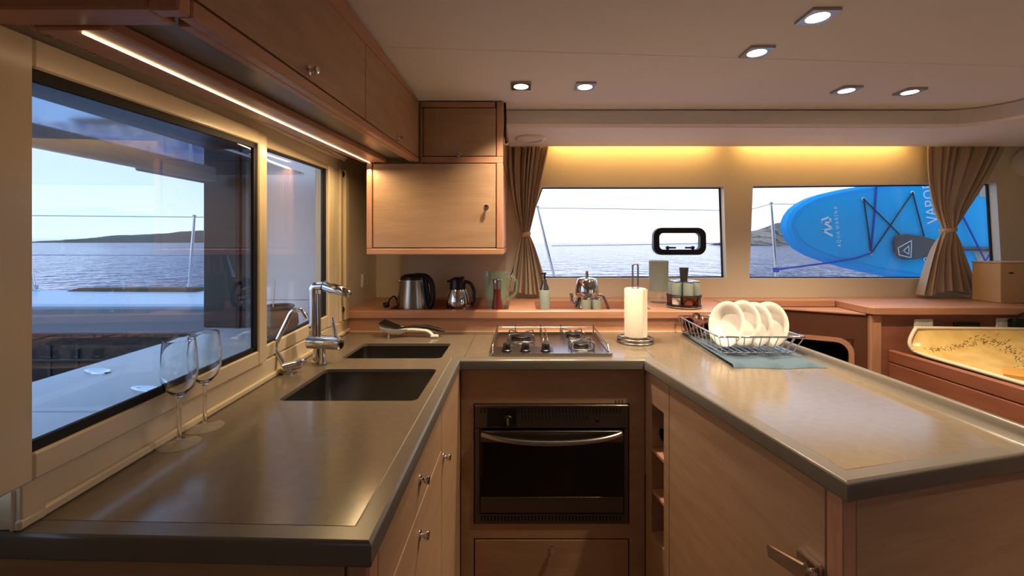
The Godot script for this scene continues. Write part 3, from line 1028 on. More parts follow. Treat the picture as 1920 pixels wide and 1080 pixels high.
	part("fiddle_lip", st, M.worktop_edge, t, "raised grey lip along the island")
	st = ms()
	bx(st, -0.79, 1.05, TOP + 0.0003, TOP + 0.004, 1.9555, 1.9632)
	struct("trim_4", st, M.frame_cream, "pale sealant line behind the worktop")

const SINKS := [[-0.630, -0.268, 1.106, 1.384], [-0.634, -0.280, 1.512, 1.735]]

func sinks() -> void:
	for k in 2:
		var q: Array = SINKS[k]
		var t := thing("sink_bowl", "larger steel sink bowl nearer the drawers" if k == 0 else "smaller steel sink bowl beside the back shelf", "sink", V((q[0] + q[1]) / 2, 0.76, (q[2] + q[3]) / 2))
		var st := ms()
		var lv := [[0.0006, TOP - 0.010, 0.018], [0.001, TOP - 0.040, 0.019], [0.006, TOP - 0.13, 0.03], [0.014, TOP - 0.148, 0.035], [0.03, TOP - 0.155, 0.04]]
		var loops := []
		for z in lv:
			var lo := []
			for p in rr(q[0] + z[0], q[2] + z[0], q[1] - z[0], q[3] - z[0], z[2], 6):
				lo.append(V(p.x, z[1], p.y))
			loops.append(lo)
		st.set_smooth_group(1)
		var c := V((q[0] + q[1]) / 2, TOP - 0.06, (q[2] + q[3]) / 2)
		for i in loops.size() - 1:
			var n: int = loops[i].size()
			for j in n:
				var j2 := (j + 1) % n
				quad(st, loops[i][j], loops[i][j2], loops[i + 1][j2], loops[i + 1][j], c - loops[i][j])
		var last: Array = loops[-1]
		var cc := V((q[0] + q[1]) / 2, TOP - 0.157, (q[2] + q[3]) / 2)
		for j in last.size():
			tri(st, cc, last[j], last[(j + 1) % last.size()], Vector3.UP)
		part("bowl", st, M.steel_sink, t)
		st = ms()
		lathe(st, [Vector2(0, -0.001), Vector2(0.04, 0.0005), Vector2(0.043, 0.002), Vector2(0.036, 0.003), Vector2(0.012, 0.001), Vector2(0, 0.001)], Transform3D(Basis(), cc + Vector3(0, 0.0005, 0)), 24)
		part("drain", st, M.chrome, t)

func oven_and_hob() -> void:
	var d := 1.527
	var x0 := -0.1622; var x1 := 0.3875; var y0 := 0.327; var y1 := 0.7505
	var t := thing("oven", "built-in steel oven with dark glass door and bowed handle", "oven", V(0.11, y0, d))
	var st := ms()
	bx(st, x0 + 0.004, x1 - 0.004, y0 + 0.004, y1 - 0.004, d + 0.004, d + 0.02); part("body", st, M.steel_dark, t)
	st = ms(); bx(st, x0, x1, 0.668, 0.747, d - 0.004, d + 0.006, 0.0015); part("control_panel", st, M.steel_dark, t)
	st = ms(); bx(st, x0, x1, y1 - 0.004, y1 + 0.002, d - 0.010, d + 0.006, 0.001); part("top_trim", st, M.steel, t)
	st = ms(); bx(st, x0, x0 + 0.018, y0, 0.667, d - 0.002, d + 0.006, 0.001); part("side_trim", st, M.steel_dark, t)
	st = ms(); bx(st, x1 - 0.016, x1, y0, 0.667, d - 0.002, d + 0.006, 0.001); part("side_trim", st, M.steel_dark, t)
	st = ms(); bx(st, x0, x1, y0, 0.362, d - 0.004, d + 0.006, 0.001); part("bottom_panel", st, M.steel_dark, t)
	for i in 42:
		if i >= 5 and i < 9:
			continue
		st = ms(); var x := x0 + 0.024 + i * 0.0121
		bx(st, x - 0.0023, x + 0.0023, 0.722, 0.740, d - 0.0052, d - 0.0038); part("vent_slot", st, M.gap_black, t)
	for i in 20:
		st = ms(); var x := x0 + 0.170 + i * 0.0122
		bx(st, x - 0.0023, x + 0.0023, 0.699, 0.714, d - 0.0052, d - 0.0038); part("vent_slot", st, M.gap_black, t)
	for i in 42:
		st = ms(); var x := x0 + 0.024 + i * 0.0121
		bx(st, x - 0.0023, x + 0.0023, 0.337, 0.355, d - 0.0052, d - 0.0038); part("vent_slot", st, M.gap_black, t)
	st = ms(); bx(st, x0 + 0.045, x0 + 0.15, 0.672, 0.738, d - 0.006, d - 0.0035, 0.001); part("dial_plate", st, M.black_plastic, t)
	var kc := P(953, 786, d - 0.006)
	st = ms(); cyl(st, kc, kc + Vector3(0, 0, 0.014), 0.017, 24, 0.003)
	var kp := part("dial", st, M.black_plastic, t)
	st = ms(); obox(st, Transform3D(Basis(), kc + Vector3(0, -0.002, 0.019)), Vector3(0.009, 0.028, 0.012), 0.003); part("grip", st, M.chrome, kp, "chrome grip bar on the dial")
	st = ms(); var bc := P(1120, 788, d - 0.004); cyl(st, bc, bc + Vector3(0, 0, 0.006), 0.0075, 16, 0.001); part("button", st, M.black_plastic, t)
	# door
	st = ms(); bx(st, x0 + 0.021, x1 - 0.019, 0.365, 0.664, d - 0.012, d - 0.003, 0.002)
	var dr := part("door", st, M.oven_glass, t, "black oven door glass")
	st = ms(); bx(st, x0 + 0.023, x1 - 0.021, 0.372, 0.428, d - 0.0145, d - 0.0122, 0.001); part("lower_band", st, M.steel_dark, dr)
	st = ms(); bx(st, x0 + 0.023, x1 - 0.021, 0.622, 0.662, d - 0.0145, d - 0.0122, 0.001); part("upper_band", st, M.steel_dark, dr)
	st = ms()
	var hp := []
	for i in 25:
		var s := i / 24.0 * 2.0 - 1.0
		hp.append(V(0.1125 + s * 0.246, 0.637 + 0.020 * s * s - 0.004, d - 0.018 - 0.026 * (1.0 - s * s * s * s)))
	tube(st, hp, 0.0105, 14)
	part("handle", st, M.steel, dr, "bowed steel oven handle")
	st = ms()
	for i in 3:
		bx(st, x1 - 0.010 - 0.012 * (3 - i), x1 - 0.019 - 0.012 * (2 - i), 0.7545, 0.765, d + 0.0015, d + 0.0035)
	whole("makers_badge", st, M.gap_black, "tiny dark badge on the wood above the oven corner", "badge")
	# hob
	x0 = -0.111; x1 = 0.336
	var d0 := 1.535; var d1 := 1.905
	t = thing("gas_hob", "three-burner steel gas hob with guard rails", "hob", V(0.11, TOP, 1.72))
	st = ms()
	frame(st, rr(x0, d0, x1, d1, 0.014), rr(x0 + 0.012, d0 + 0.012, x1 - 0.012, d1 - 0.012, 0.008), plan(TOP + 0.0005), 0.011)
	part("rim", st, M.steel, t)
	st = ms(); extrude(st, rr(x0 + 0.0125, d0 + 0.0125, x1 - 0.0125, d1 - 0.0125, 0.008), plan(TOP + 0.0005), 0.005); part("tray", st, M.steel, t)
	st = ms(); bx(st, x0 + 0.022, 0.125, TOP + 0.0056, TOP + 0.008, d0 + 0.018, d0 + 0.115, 0.001); part("control_plate", st, M.steel_dark, t)
	for x in [-0.049, 0.020, 0.096]:
		st = ms()
		lathe(st, [Vector2(0, 0), Vector2(0.019, 0), Vector2(0.019, 0.004), Vector2(0.015, 0.007), Vector2(0.0135, 0.026), Vector2(0.011, 0.029), Vector2(0, 0.029)], Transform3D(Basis(), V(x, TOP + 0.008, 1.585)), 20)
		part("knob", st, M.black_plastic, t, "black gas control knob")
	for q in [[0.005, 1.775, 0.042], [0.225, 1.815, 0.030], [0.235, 1.640, 0.030]]:
		st = ms()
		lathe(st, [Vector2(0, 0), Vector2(q[2] + 0.018, 0), Vector2(q[2] + 0.016, 0.003), Vector2(q[2], 0.005), Vector2(q[2], 0.013), Vector2(0, 0.013)], Transform3D(Basis(), V(q[0], TOP + 0.0056, q[1])), 24)
		var bu := part("burner", st, M.steel_dark, t)
		st = ms()
		lathe(st, [Vector2(0, 0), Vector2(q[2] - 0.004, 0), Vector2(q[2] - 0.002, 0.004), Vector2(q[2] - 0.006, 0.007), Vector2(0, 0.008)], Transform3D(Basis(), V(q[0], TOP + 0.0188, q[1])), 24)
		part("burner_cap", st, M.black_plastic, bu)
		st = ms()
		var R: float = q[2] + 0.030
		for k in 4:
			var an := PI / 4 + k * PI / 2
			var o := V(q[0] + cos(an) * R, TOP + 0.0055, q[1] + sin(an) * R)
			var i2 := V(q[0] + cos(an) * (q[2] * 0.35), TOP + 0.034, q[1] + sin(an) * (q[2] * 0.35))
			tube(st, bend([o, Vector3(o.x, TOP + 0.038, o.z), i2], 0.01), 0.0026, 8)
		var sq := []
		for k in 4:
			var an := PI / 4 + k * PI / 2
			sq.append(V(q[0] + cos(an) * R, TOP + 0.0085, q[1] + sin(an) * R))
		sq.append(sq[0])
		tube(st, sq, 0.0024, 8)
		part("pan_support", st, M.steel, t)
	st = ms()
	var ry := TOP + 0.034
	tube(st, bend([V(x0 + 0.01, TOP + 0.011, d0 + 0.03), V(x0 + 0.01, ry, d0 + 0.05), V(x0 + 0.01, ry, d1 - 0.01), V(x1 - 0.01, ry, d1 - 0.01), V(x1 - 0.01, ry, d0 + 0.05), V(x1 - 0.01, TOP + 0.011, d0 + 0.03)], 0.012), 0.0032, 8)
	for x in [x0 + 0.01, -0.02, 0.09, 0.18, x1 - 0.01]:
		tube(st, [V(x, TOP + 0.011, d1 - 0.01), V(x, ry + 0.012, d1 - 0.01)], 0.003, 8)
	part("guard_rail", st, M.steel, t)
	st = ms()
	for x in [0.092, 0.108]:
		tube(st, bend([V(x, TOP + 0.006, 1.66), V(x, ry, 1.67), V(x, ry, 1.89)], 0.01), 0.0024, 8)
	part("pan_clamp", st, M.steel, t)

func back_shelf() -> void:
	# shelf with two sunk trays, notch on the right; the counter on the right joins it
	var t := thing("back_shelf", "oak shelf with a raised front lip and sunk trays under the windows", "shelf", V(0.2, 0.92, 2.2))
	var st := ms()
	var y := SHELF
	var T1 := [-0.62, -0.055, 2.005, 2.34]      # tray 1
	var T2 := [0.075, 0.62, 2.005, 2.30]
	for q in [[-0.835, T1[0], 1.985, 2.449], [T1[1], T2[0], 1.985, 2.449], [T2[1], 1.072, 1.985, 2.449], [T1[0], T1[1], T1[3], 2.449], [T2[0], T2[1], T2[3], 2.449], [T1[0], T1[1], 1.985, T1[2]], [T2[0], T2[1], 1.985, T2[2]], [1.072, 1.71, 2.325, 2.449]]:
		bx(st, q[0], q[1], y - 0.035, y - 0.002, q[2], q[3])
	part("board", st, M.oak_trim, t)
	st = ms()
	for q in [T1, T2]:
		bx(st, q[0], q[1], y - 0.042, y - 0.034, q[2], q[3])
	part("tray_floor", st, M.bench_wood, t)
	st = ms(); bx(st, -0.80, 1.072, y - 0.036, y, 1.950, 1.9845, 0.004); part("lip", st, M.oak_trim, t)
	st = ms(); bx(st, 1.048, 1.074, y - 0.036, y + 0.004, 1.951, 2.325, 0.004); part("lip", st, M.oak_trim, t)
	st = ms(); bx(st, 1.074, 1.705, y - 0.036, y + 0.003, 2.306, 2.326, 0.004); part("lip", st, M.oak_trim, t)
	st = ms(); bx(st, -0.80, 1.068, TOP + 0.0002, y - 0.0365, 1.9638, 1.984); part("riser", st, M.oak_trim, t)
	st = ms(); bx(st, 1.05, 1.068, 0.3, y - 0.0365, 1.985, 2.32); part("side_panel", st, M.oak_trim, t)
	st = ms(); bx(st, 1.07, 1.70, 0.925, y - 0.0365, 2.318, 2.335); part("apron", st, M.oak_trim, t)
	# right-hand counter
	t = thing("chart_counter", "oak counter along the window to the right of the island", "counter", V(2.5, 0.3, 2.2))
	st = ms()
	extrude(st, [Vector2(1.712, 2.33), Vector2(1.698, 2.16), Vector2(1.690, 2.08), Vector2(1.705, 2.052), Vector2(3.39, 2.052), Vector2(3.39, 2.449), Vector2(1.712, 2.449)], plan(y - 0.036), 0.036, 0.003)
	part("top", st, M.oak_trim, t)
	st = ms(); bx(st, 1.758, 3.39, 0.02, y - 0.0365, 2.075, 2.095); part("fascia", st, M.bench_wood, t, "reddish oak fascia")
	st = ms(); bx(st, 1.70, 1.757, 0.02, y - 0.0365, 2.068, 2.10, 0.006); part("corner_post", st, M.oak_trim_upright, t)
	# angled panel with a round-cornered opening
	var a := Vector2(1.26, 2.335); var b := Vector2(1.702, 2.085)
	var ln := (b - a).length()
	var n2 := Vector2((b - a).y, -(b - a).x) / ln
	var xf := Transform3D(Basis(Vector3((b - a).x / ln, 0, -(b - a).y / ln), Vector3(0, 1, 0), Vector3(-n2.x, 0, n2.y)), V(a.x, 0, a.y))
	st = ms()
	var ho := rr(0.10, 0.35, ln - 0.055, 0.853, 0.07, 6)
	var hi := rr(0.122, 0.372, ln - 0.077, 0.831, 0.055, 6)
	frame(st, ho, hi, Transform3D(xf.basis, xf.origin + xf.basis.z * -0.006), 0.026)
	part("opening_trim", st, M.oak_trim, t)
	st = ms()
	extrude(st, [Vector2(0, 0.02), Vector2(0, 0.98), Vector2(0.11, 0.98), Vector2(0.11, 0.02)], xf, 0.018)
	extrude(st, [Vector2(ln - 0.066, 0.02), Vector2(ln - 0.066, 0.98), Vector2(ln, 0.98), Vector2(ln, 0.02)], xf, 0.018)
	extrude(st, [Vector2(0.11, 0.842), Vector2(0.11, 0.98), Vector2(ln - 0.066, 0.98), Vector2(ln - 0.066, 0.842)], xf, 0.018)
	extrude(st, [Vector2(0.11, 0.02), Vector2(0.11, 0.36), Vector2(ln - 0.066, 0.36), Vector2(ln - 0.066, 0.02)], xf, 0.018)
	for c in [[0, 0.10 + 0.07, 0.853 - 0.07, -1, 1], [1, ln - 0.055 - 0.07, 0.853 - 0.07, 1, 1]]:
		var cp := [Vector2(c[1] + c[3] * 0.07, c[2] + 0.07)]
		for i in 7:
			var an := PI / 2 * i / 6.0
			cp.append(Vector2(c[1] + c[3] * 0.064 * sin(an), c[2] + 0.064 * cos(an)))
		extrude(st, cp, xf, 0.018)
	part("panel", st, M.dark_panel, t)
	st = ms(); bx(st, 1.1, 2.4, 0.02, 0.975, 2.40, 2.44); bx(st, 1.2, 2.4, 0.02, 0.30, 2.11, 2.40); part("locker_inside", st, M.gap_black, t)
	st = ms(); extrude(st, [Vector2(1.24, 2.3055), Vector2(1.30, 2.305), Vector2(1.689, 2.085), Vector2(1.712, 2.3055)], plan(0.976), 0.006); part("corner_cap", st, M.oak_trim, t)
	# the bench in front of the counter
	t = thing("bench", "reddish wooden bench back with horizontal boards beside the chart counter", "bench", V(1.8, 0.3, 1.5))
	for q in [[0.755, 0.812], [0.60, 0.7525], [0.40, 0.5975]]:
		st = ms(); bx(st, 1.782, 1.81, q[0], q[1], -0.2, 2.066, 0.004); part("board", st, M.bench_wood, t)
	st = ms(); bx(st, 1.81, 3.05, 0.0, 0.42, -0.2, 2.05); part("seat_base", st, M.bench_wood, t)
	t = thing("bounce_cushion", "unseen cream cushion added behind the bench back to bounce light upwards", "cushion", V(2.2, 0.42, 0.8))  # unseen pad, added to throw the downlights back up at the headliner
	st = ms(); bx(st, 1.83, 3.0, 0.4205, 0.53, -0.2, 1.72, 0.03); part("pad", st, M.gelcoat, t)
	# moulded tray lying on the bench
	t = thing("moulded_tray", "large cream moulded tray with dark veining propped on the bench", "tray", V(2.0, 0.79, 1.8))
	var f := func(u: float, v: float) -> Vector3:
		var s := pow(u, 0.9)
		var nr := V(1.826 + 0.02 * s, 0.822 - 0.012 * s, 2.0 - 0.75 * s)
		var fr := V(1.862 + 0.95 * s, 0.925, 2.028 - 0.06 * s)
		# rounded end
		var rd := pow(maxf(0.0, 1.0 - u * 9.0), 2.0)
		var p := nr.lerp(fr, v)
		p += V(-0.03 * sin(v * PI) * (1.0 - rd) * 0.0 + 0.02 * rd * (1.0 - sin(v * PI)), 0, 0)
		var sag := sin(v * PI) * (0.35 + 0.65 * smoothstep(0.0, 0.25, u))
		return p + V(0.02 * sag, -0.035 * sag, 0.0)
	st = ms(); grid(st, f, 48, 14, Vector3(-1, 1, 1)); 
	grid(st, func(u, v): return f.call(u, v) + V(0.006, -0.008, 0.004), 48, 14, Vector3(1, -1, -1))
	part("shell", st, M.tray_shell, t)
	st = ms()
	var rim := []
	for i in 41: rim.append(f.call(1.0 - i / 40.0, 0.0))
	for i in range(1, 10): rim.append(f.call(0.0, i / 10.0) + V(-0.012 * sin(i / 10.0 * PI), 0, 0))
	for i in 41: rim.append(f.call(i / 40.0, 1.0))
	tube(st, rim, 0.0085, 8)
	part("rim", st, M.tray_rim, t, "rounded pale rim")
	st = ms()
	rng.seed = 5
	for i in 150:
		var q := i / 149.0
		var cu := 0.07 + 0.44 * q
		var cv := 0.30 + 0.50 * sin(q * PI * 0.95)
		var wob := Vector2(rng.randfn(0, 0.010), rng.randfn(0, 0.030 + 0.04 * q))
		var a0 := Vector2(clampf(cu + wob.x, 0.02, 0.95), clampf(cv + wob.y, 0.06, 0.94))
		var dirv := Vector2(rng.randf_range(0.004, 0.016), rng.randf_range(-0.06, 0.06))
		var v0: Vector3 = f.call(a0.x, a0.y)
		var v1: Vector3 = f.call(a0.x + dirv.x, clampf(a0.y + dirv.y, 0.05, 0.95))
		tube(st, [v0, v0.lerp(v1, 0.5) + Vector3(0, 0.0004, 0), v1], [0.0006, rng.randf_range(0.001, 0.0022), 0.0006], 5)
	var vs := part("veining", st, M.tray_vein, t, "dark branching veins")
	vs.set_meta("kind", "stuff")
	t = thing("yellow_carton", "small yellow carton lying in the cream tray", "box", V(1.93, 0.79, 1.7))
	st = ms(); obox(st, Transform3D(Basis(Vector3.UP, 0.75), V(1.925, 0.806, 1.655)), Vector3(0.15, 0.05, 0.07), 0.002); part("carton", st, M.yellow_card, t)
	st = ms(); obox(st, Transform3D(Basis(Vector3.UP, 0.75), V(1.925, 0.806, 1.655) + Basis(Vector3.UP, 0.75) * Vector3(0.0758, 0, 0)), Vector3(0.002, 0.046, 0.066), 0.0); part("end_flap", st, M.box_cream, t)
	t = thing("phone_charger", "black charger lying beside the yellow carton in the tray", "charger", V(1.99, 0.78, 1.62))
	st = ms(); obox(st, Transform3D(Basis(Vector3.UP, 0.9), V(1.963, 0.800, 1.572)), Vector3(0.07, 0.035, 0.05), 0.006); part("body", st, M.black_plastic, t)
	st = ms(); tube(st, [V(1.985, 0.800, 1.545), V(2.01, 0.812, 1.525), V(2.05, 0.795, 1.50)], 0.003, 8); part("lead", st, M.black_rubber, t)

# ================================================================ lamps
func lamps() -> void:
	for q in [[0.004, 1.649, "above the hob, nearer the corner locker"], [0.252, 1.654, "above the hob, farther from the corner locker"], [0.7525, 1.356, "above the island, nearer the windows"], [0.797, 1.143, "above the island, farther from the windows"], [1.296, 1.694, "by the soffit, nearer the hob"], [1.564, 1.712, "by the soffit, farther from the hob"], [0.95, -0.5, "behind the sink cabinet"], [1.75, 0.35, "over the bench"], [1.75, -0.6, "over the far end of the bench"]]:
		var t := thing("downlight", "square glowing downlight " + q[2], "lamp", V(q[0], CEIL - 0.008, q[1]), "square downlights in the headliner")
		var st := ms()
		var c := V(q[0], CEIL, q[1])
		var sq := []
		var ci := []
		for i in 40:
			var an := TAU * i / 40.0
			var dir := Vector2(cos(an), sin(an))
			sq.append(Vector2(q[0], q[1]) + dir * 0.038 / maxf(absf(dir.x), absf(dir.y)))
			ci.append(Vector2(q[0], q[1]) + dir * 0.028)
		frame(st, sq, ci, plan(CEIL - 0.008), 0.0075)
		part("bezel", st, M.steel, t)
		st = ms(); cyl(st, c - Vector3(0, 0.0065, 0), c - Vector3(0, 0.001, 0), 0.0275, 24); part("lens", st, M.downlight_glow, t)
		spot(c - Vector3(0, 0.012, 0), DOWN_E, t)
	var k := 0
	for q in [[0.17, 1.10], [1.26, 2.20]]:
		var t := thing("cove_light", "hidden warm strip above the " + ("hatch window" if k == 0 else "board window"), "lamp", V((q[0] + q[1]) / 2, 1.90, 2.40))
		var st := ms(); bx(st, q[0], q[1], 1.915, 1.921, 2.372, 2.382); part("glowing_tape", st, M.cove_glow, t)
		strip_light(V((q[0] + q[1]) / 2, 1.912, 2.385), Vector3(1, 0, 0), Vector3(0, -1, -0.3), q[1] - q[0], 0.012, 0.10, Color(1.0, 0.79, 0.45), t)
		k += 1

const DOWN_E := 0.85

# ================================================================ curtains
func curtain(called: String, label: String, d: float, top: Array, tie: Array, bottom: Array, ytop: float, ytie: float, ybot: float, sd: int) -> void:
	var t := thing(called, label, "curtain", V(tie[0], ybot, d), "tied-back curtains")
	var n := 7.0
	var f := func(u: float, v: float) -> Vector3:
		var y: float; var x0: float; var x1: float; var amp: float
		if v < 0.58:
			var s := v / 0.58
			y = lerpf(ytop, ytie, s)
			var e := pow(s, 1.7)
			x0 = lerpf(top[0], tie[0] - tie[1], e if top[0] < tie[0] - 0.2 else pow(s, 2.2)); x1 = lerpf(top[1], tie[0] + tie[1], pow(s, 1.15))
			amp = lerpf(0.022, 0.012, s)
		else:
			var s := (v - 0.58) / 0.42
			y = lerpf(ytie, ybot, s)
			var e := pow(s, 0.8)
			x0 = lerpf(tie[0] - tie[1], bottom[0], e); x1 = lerpf(tie[0] + tie[1], bottom[1], e)
			amp = lerpf(0.012, 0.036, s)
			y += 0.012 * sin(u * 7.0 + sd) * s - 0.015 * s * absf(u - 0.5)
		var ph := TAU * (n * u + 0.35 * sin(u * 9.0 + sd) + 0.1 * sin(v * 5.0 + sd))
		var w := sin(ph) + 0.35 * sin(ph * 2.3 + v * 3.0 + sd)
		var x := lerpf(x0, x1, clampf(u + 0.018 * cos(ph), 0.0, 1.0))
		# round bundle at the tie
		var bundle := exp(-pow((v - 0.58) / 0.09, 2.0)) * 0.028 * sqrt(maxf(0.0, 1.0 - pow(2.0 * u - 1.0, 2.0)))
		return V(x, y, d - bundle + amp * w * (1.0 - 0.6 * exp(-pow((v - 0.58) / 0.06, 2.0))))
	var st := ms()
	grid(st, f, 150, 64, Vector3(0, 0, 1))
	part("cloth", st, M.curtain, t)
	st = ms()
	var ring := []
	for i in 22:
		var a := TAU * i / 22
		ring.append(V(tie[0] + cos(a) * (tie[1] + 0.004), ytie + 0.006 * cos(a), d - 0.008 + sin(a) * 0.034))
	tube(st, ring, 0.013, 8, true, 0.35)
	part("tie_band", st, M.curtain, t)
	for i in 9:
		st = ms()
		var x := lerpf(top[0] + 0.01, top[1] - 0.01, i / 8.0)
		bx(st, x - 0.003, x + 0.003, ytop - 0.012, ytop + 0.01, d - 0.018, d - 0.012, 0.001)
		part("hook", st, M.white_plastic, t)

# ================================================================ things on the shelf and worktop
func lathed(called: String, prof: Array, at: Vector3, m: Material, parent: Node3D, n := 28, label := "") -> MeshInstance3D:
	var st := ms()
	lathe(st, prof.map(func(q): return Vector2(q[0], q[1])), Transform3D(Basis(), at), n)
	return part(called, st, m, parent, label)

func shelf_things() -> void:
	var fl := SHELF - 0.0335
	# kettle
	var b := V(-0.515, fl, 2.10)
	var t := thing("kettle", "brushed steel electric kettle with black lid and handle", "kettle", b)
	lathed("base", [[0, 0], [0.083, 0], [0.083, 0.012], [0.078, 0.016], [0, 0.016]], b, M.black_plastic, t)
	lathed("body", [[0, 0.0165], [0.080, 0.0165], [0.080, 0.022], [0.060, 0.165], [0, 0.165]], b + Vector3(-0.012, 0, 0), M.steel, t, 36)
	lathed("lid", [[0, 0.1652], [0.0605, 0.1652], [0.058, 0.178], [0.040, 0.190], [0, 0.194]], b + Vector3(-0.012, 0, 0), M.black_plastic, t, 36)
	var st := ms()
	tube(st, bend([b + Vector3(0.0, 0.184, 0), b + Vector3(0.055, 0.182, 0.0), b + Vector3(0.083, 0.150, 0.0), b + Vector3(0.088, 0.09, 0), b + Vector3(0.083, 0.045, 0), b + Vector3(0.068, 0.022, 0)], 0.03), 0.0125, 12)
	part("handle", st, M.black_plastic, t)
	st = ms(); tube(st, [b + Vector3(0.046, 0.17, 0.0), b + Vector3(0.056, 0.11, 0.0), b + Vector3(0.066, 0.03, 0.0)], 0.0135, 12); part("handle_mount", st, M.black_plastic, t)
	st = ms(); tube(st, [b + Vector3(-0.058, 0.150, 0.012), b + Vector3(-0.074, 0.164, 0.016)], [0.015, 0.010], 12); part("spout", st, M.steel, t)
	t = thing("power_lead", "black kettle lead with a plug lying on the shelf", "cable", b + Vector3(-0.12, 0, 0))
	st = ms()
	tube(st, bend([b + Vector3(-0.085, 0.008, 0.0), b + Vector3(-0.088, 0.07, 0.01), b + Vector3(-0.10, 0.088, 0.02), b + Vector3(-0.118, 0.07, 0.03), b + Vector3(-0.125, 0.05, 0.03)], 0.03), 0.0035, 8)
	part("lead", st, M.black_rubber, t)
	st = ms(); tube(st, [b + Vector3(-0.124, 0.056, 0.03), b + Vector3(-0.128, 0.046, 0.03), b + Vector3(-0.143, 0.040, 0.03)], [0.006, 0.014, 0.015], 12); part("plug", st, M.black_plastic, t)
	st = ms()
	for s in [-1, 1]:
		cyl(st, b + Vector3(-0.143, 0.040 + 0.008 * s, 0.03), b + Vector3(-0.158, 0.036 + 0.008 * s, 0.03), 0.002, 8)
	part("pin", st, M.chrome, t)
	# vacuum jug
	b = V(-0.305, fl, 2.09)
	t = thing("vacuum_jug", "steel vacuum jug with black top and handle", "jug", b)
	lathed("body", [[0, 0], [0.052, 0], [0.055, 0.004], [0.055, 0.06], [0.052, 0.085], [0.040, 0.118], [0, 0.118]], b, M.chrome, t, 36)
	lathed("collar", [[0, 0.1182], [0.0405, 0.1182], [0.0385, 0.13], [0.0385, 0.152], [0.034, 0.168], [0.018, 0.176], [0, 0.177]], b, M.black_plastic, t, 30)
	st = ms(); obox(st, Transform3D(Basis(Vector3(0, 0, 1), 0.35), b + Vector3(-0.042, 0.158, 0)), Vector3(0.022, 0.010, 0.02), 0.003); part("pour_lip", st, M.black_plastic, t)
	st = ms()
	tube(st, bend([b + Vector3(0.030, 0.155, 0), b + Vector3(0.062, 0.150, 0), b + Vector3(0.080, 0.115, 0), b + Vector3(0.080, 0.06, 0), b + Vector3(0.066, 0.042, 0)], 0.03), 0.0085, 12)
	part("handle", st, M.black_plastic, t)
	st = ms(); obox(st, Transform3D(Basis(), b + Vector3(0.024, 0.176, 0)), Vector3(0.016, 0.008, 0.016), 0.002); part("lever", st, M.mill_wood, t, "small red release lever")
	# glass pitcher
	b = V(-0.118, fl, 2.12)
	t = thing("glass_pitcher", "pale green glass pitcher with a loop handle", "pitcher", b)
	lathed("body", [[0, 0], [0.044, 0], [0.047, 0.004], [0.055, 0.10], [0.061, 0.196], [0.0635, 0.200], [0.0615, 0.202], [0.0575, 0.197], [0.051, 0.10], [0.043, 0.012], [0, 0.010]], b, M.pitcher_glass, t, 36)
	st = ms()
	tube(st, bend([b + Vector3(0.056, 0.175, 0.0), b + Vector3(0.085, 0.178, 0.0), b + Vector3(0.104, 0.145, 0.0), b + Vector3(0.098, 0.09, 0), b + Vector3(0.055, 0.065, 0)], 0.03), 0.0068, 12)
	part("handle", st, M.pitcher_glass, t)
	# pepper mill
	b = V(-0.108, fl, 2.025)
	t = thing("pepper_mill", "dark red wooden pepper mill with a steel cap", "mill", b)
	lathed("body", [[0, 0], [0.025, 0], [0.026, 0.01], [0.024, 0.05], [0.018, 0.095], [0.0175, 0.12], [0.019, 0.126], [0, 0.126]], b, M.mill_wood, t)
	lathed("cap", [[0, 0.1262], [0.018, 0.1262], [0.0195, 0.15], [0.0225, 0.170], [0.0205, 0.173], [0, 0.174]], b, M.steel, t)
	# soap pump
	b = V(0.1165, fl, 2.02)
	t = thing("soap_dispenser", "sage green soap dispenser with a clear neck and dark pump", "dispenser", b)
	lathed("body", [[0, 0], [0.0245, 0], [0.0255, 0.004], [0.0255, 0.118], [0.024, 0.122], [0, 0.122]], b, M.sage, t)
	lathed("neck", [[0, 0.1222], [0.023, 0.1222], [0.021, 0.135], [0.012, 0.160], [0.010, 0.172], [0, 0.172]], b, M.steel, t)
	st = ms(); cyl(st, b + Vector3(0, 0.1722, 0), b + Vector3(0, 0.198, 0), 0.0045, 12); obox(st, Transform3D(Basis(), b + Vector3(-0.006, 0.200, 0)), Vector3(0.028, 0.008, 0.011), 0.002); part("pump", st, M.black_plastic, t)
	# teapot, double
	b = V(0.334, fl, 2.13)
	t = thing("double_teapot", "polished two-tier steel teapot with a pointed knob", "teapot", b)
	lathed("lower_pot", [[0, 0], [0.060, 0], [0.066, 0.008], [0.066, 0.03], [0.052, 0.075], [0.048, 0.082], [0, 0.082]], b, M.chrome, t, 36)
	lathed("upper_pot", [[0, 0.0822], [0.056, 0.0822], [0.0595, 0.092], [0.0585, 0.110], [0.0545, 0.135], [0.049, 0.158], [0.044, 0.1655], [0, 0.166]], b, M.chrome, t, 36)
	lathed("lid", [[0, 0.1662], [0.0425, 0.1662], [0.036, 0.170], [0.010, 0.174], [0.008, 0.184], [0.0075, 0.202], [0.004, 0.206], [0, 0.207]], b, M.chrome, t, 28)
	st = ms(); tube(st, bend([b + Vector3(-0.055, 0.03, 0), b + Vector3(-0.075, 0.055, 0), b + Vector3(-0.078, 0.095, 0)], 0.02), [0.013, 0.012, 0.0115, 0.011, 0.0105, 0.010, 0.0095, 0.009], 12); part("spout", st, M.chrome, t)
	st = ms(); tube(st, bend([b + Vector3(0.046, 0.088, 0), b + Vector3(0.078, 0.086, 0), b + Vector3(0.102, 0.035, 0), b + Vector3(0.108, 0.01, 0)], 0.02), 0.007, 10, false, 1.5); part("handle", st, M.steel, t)
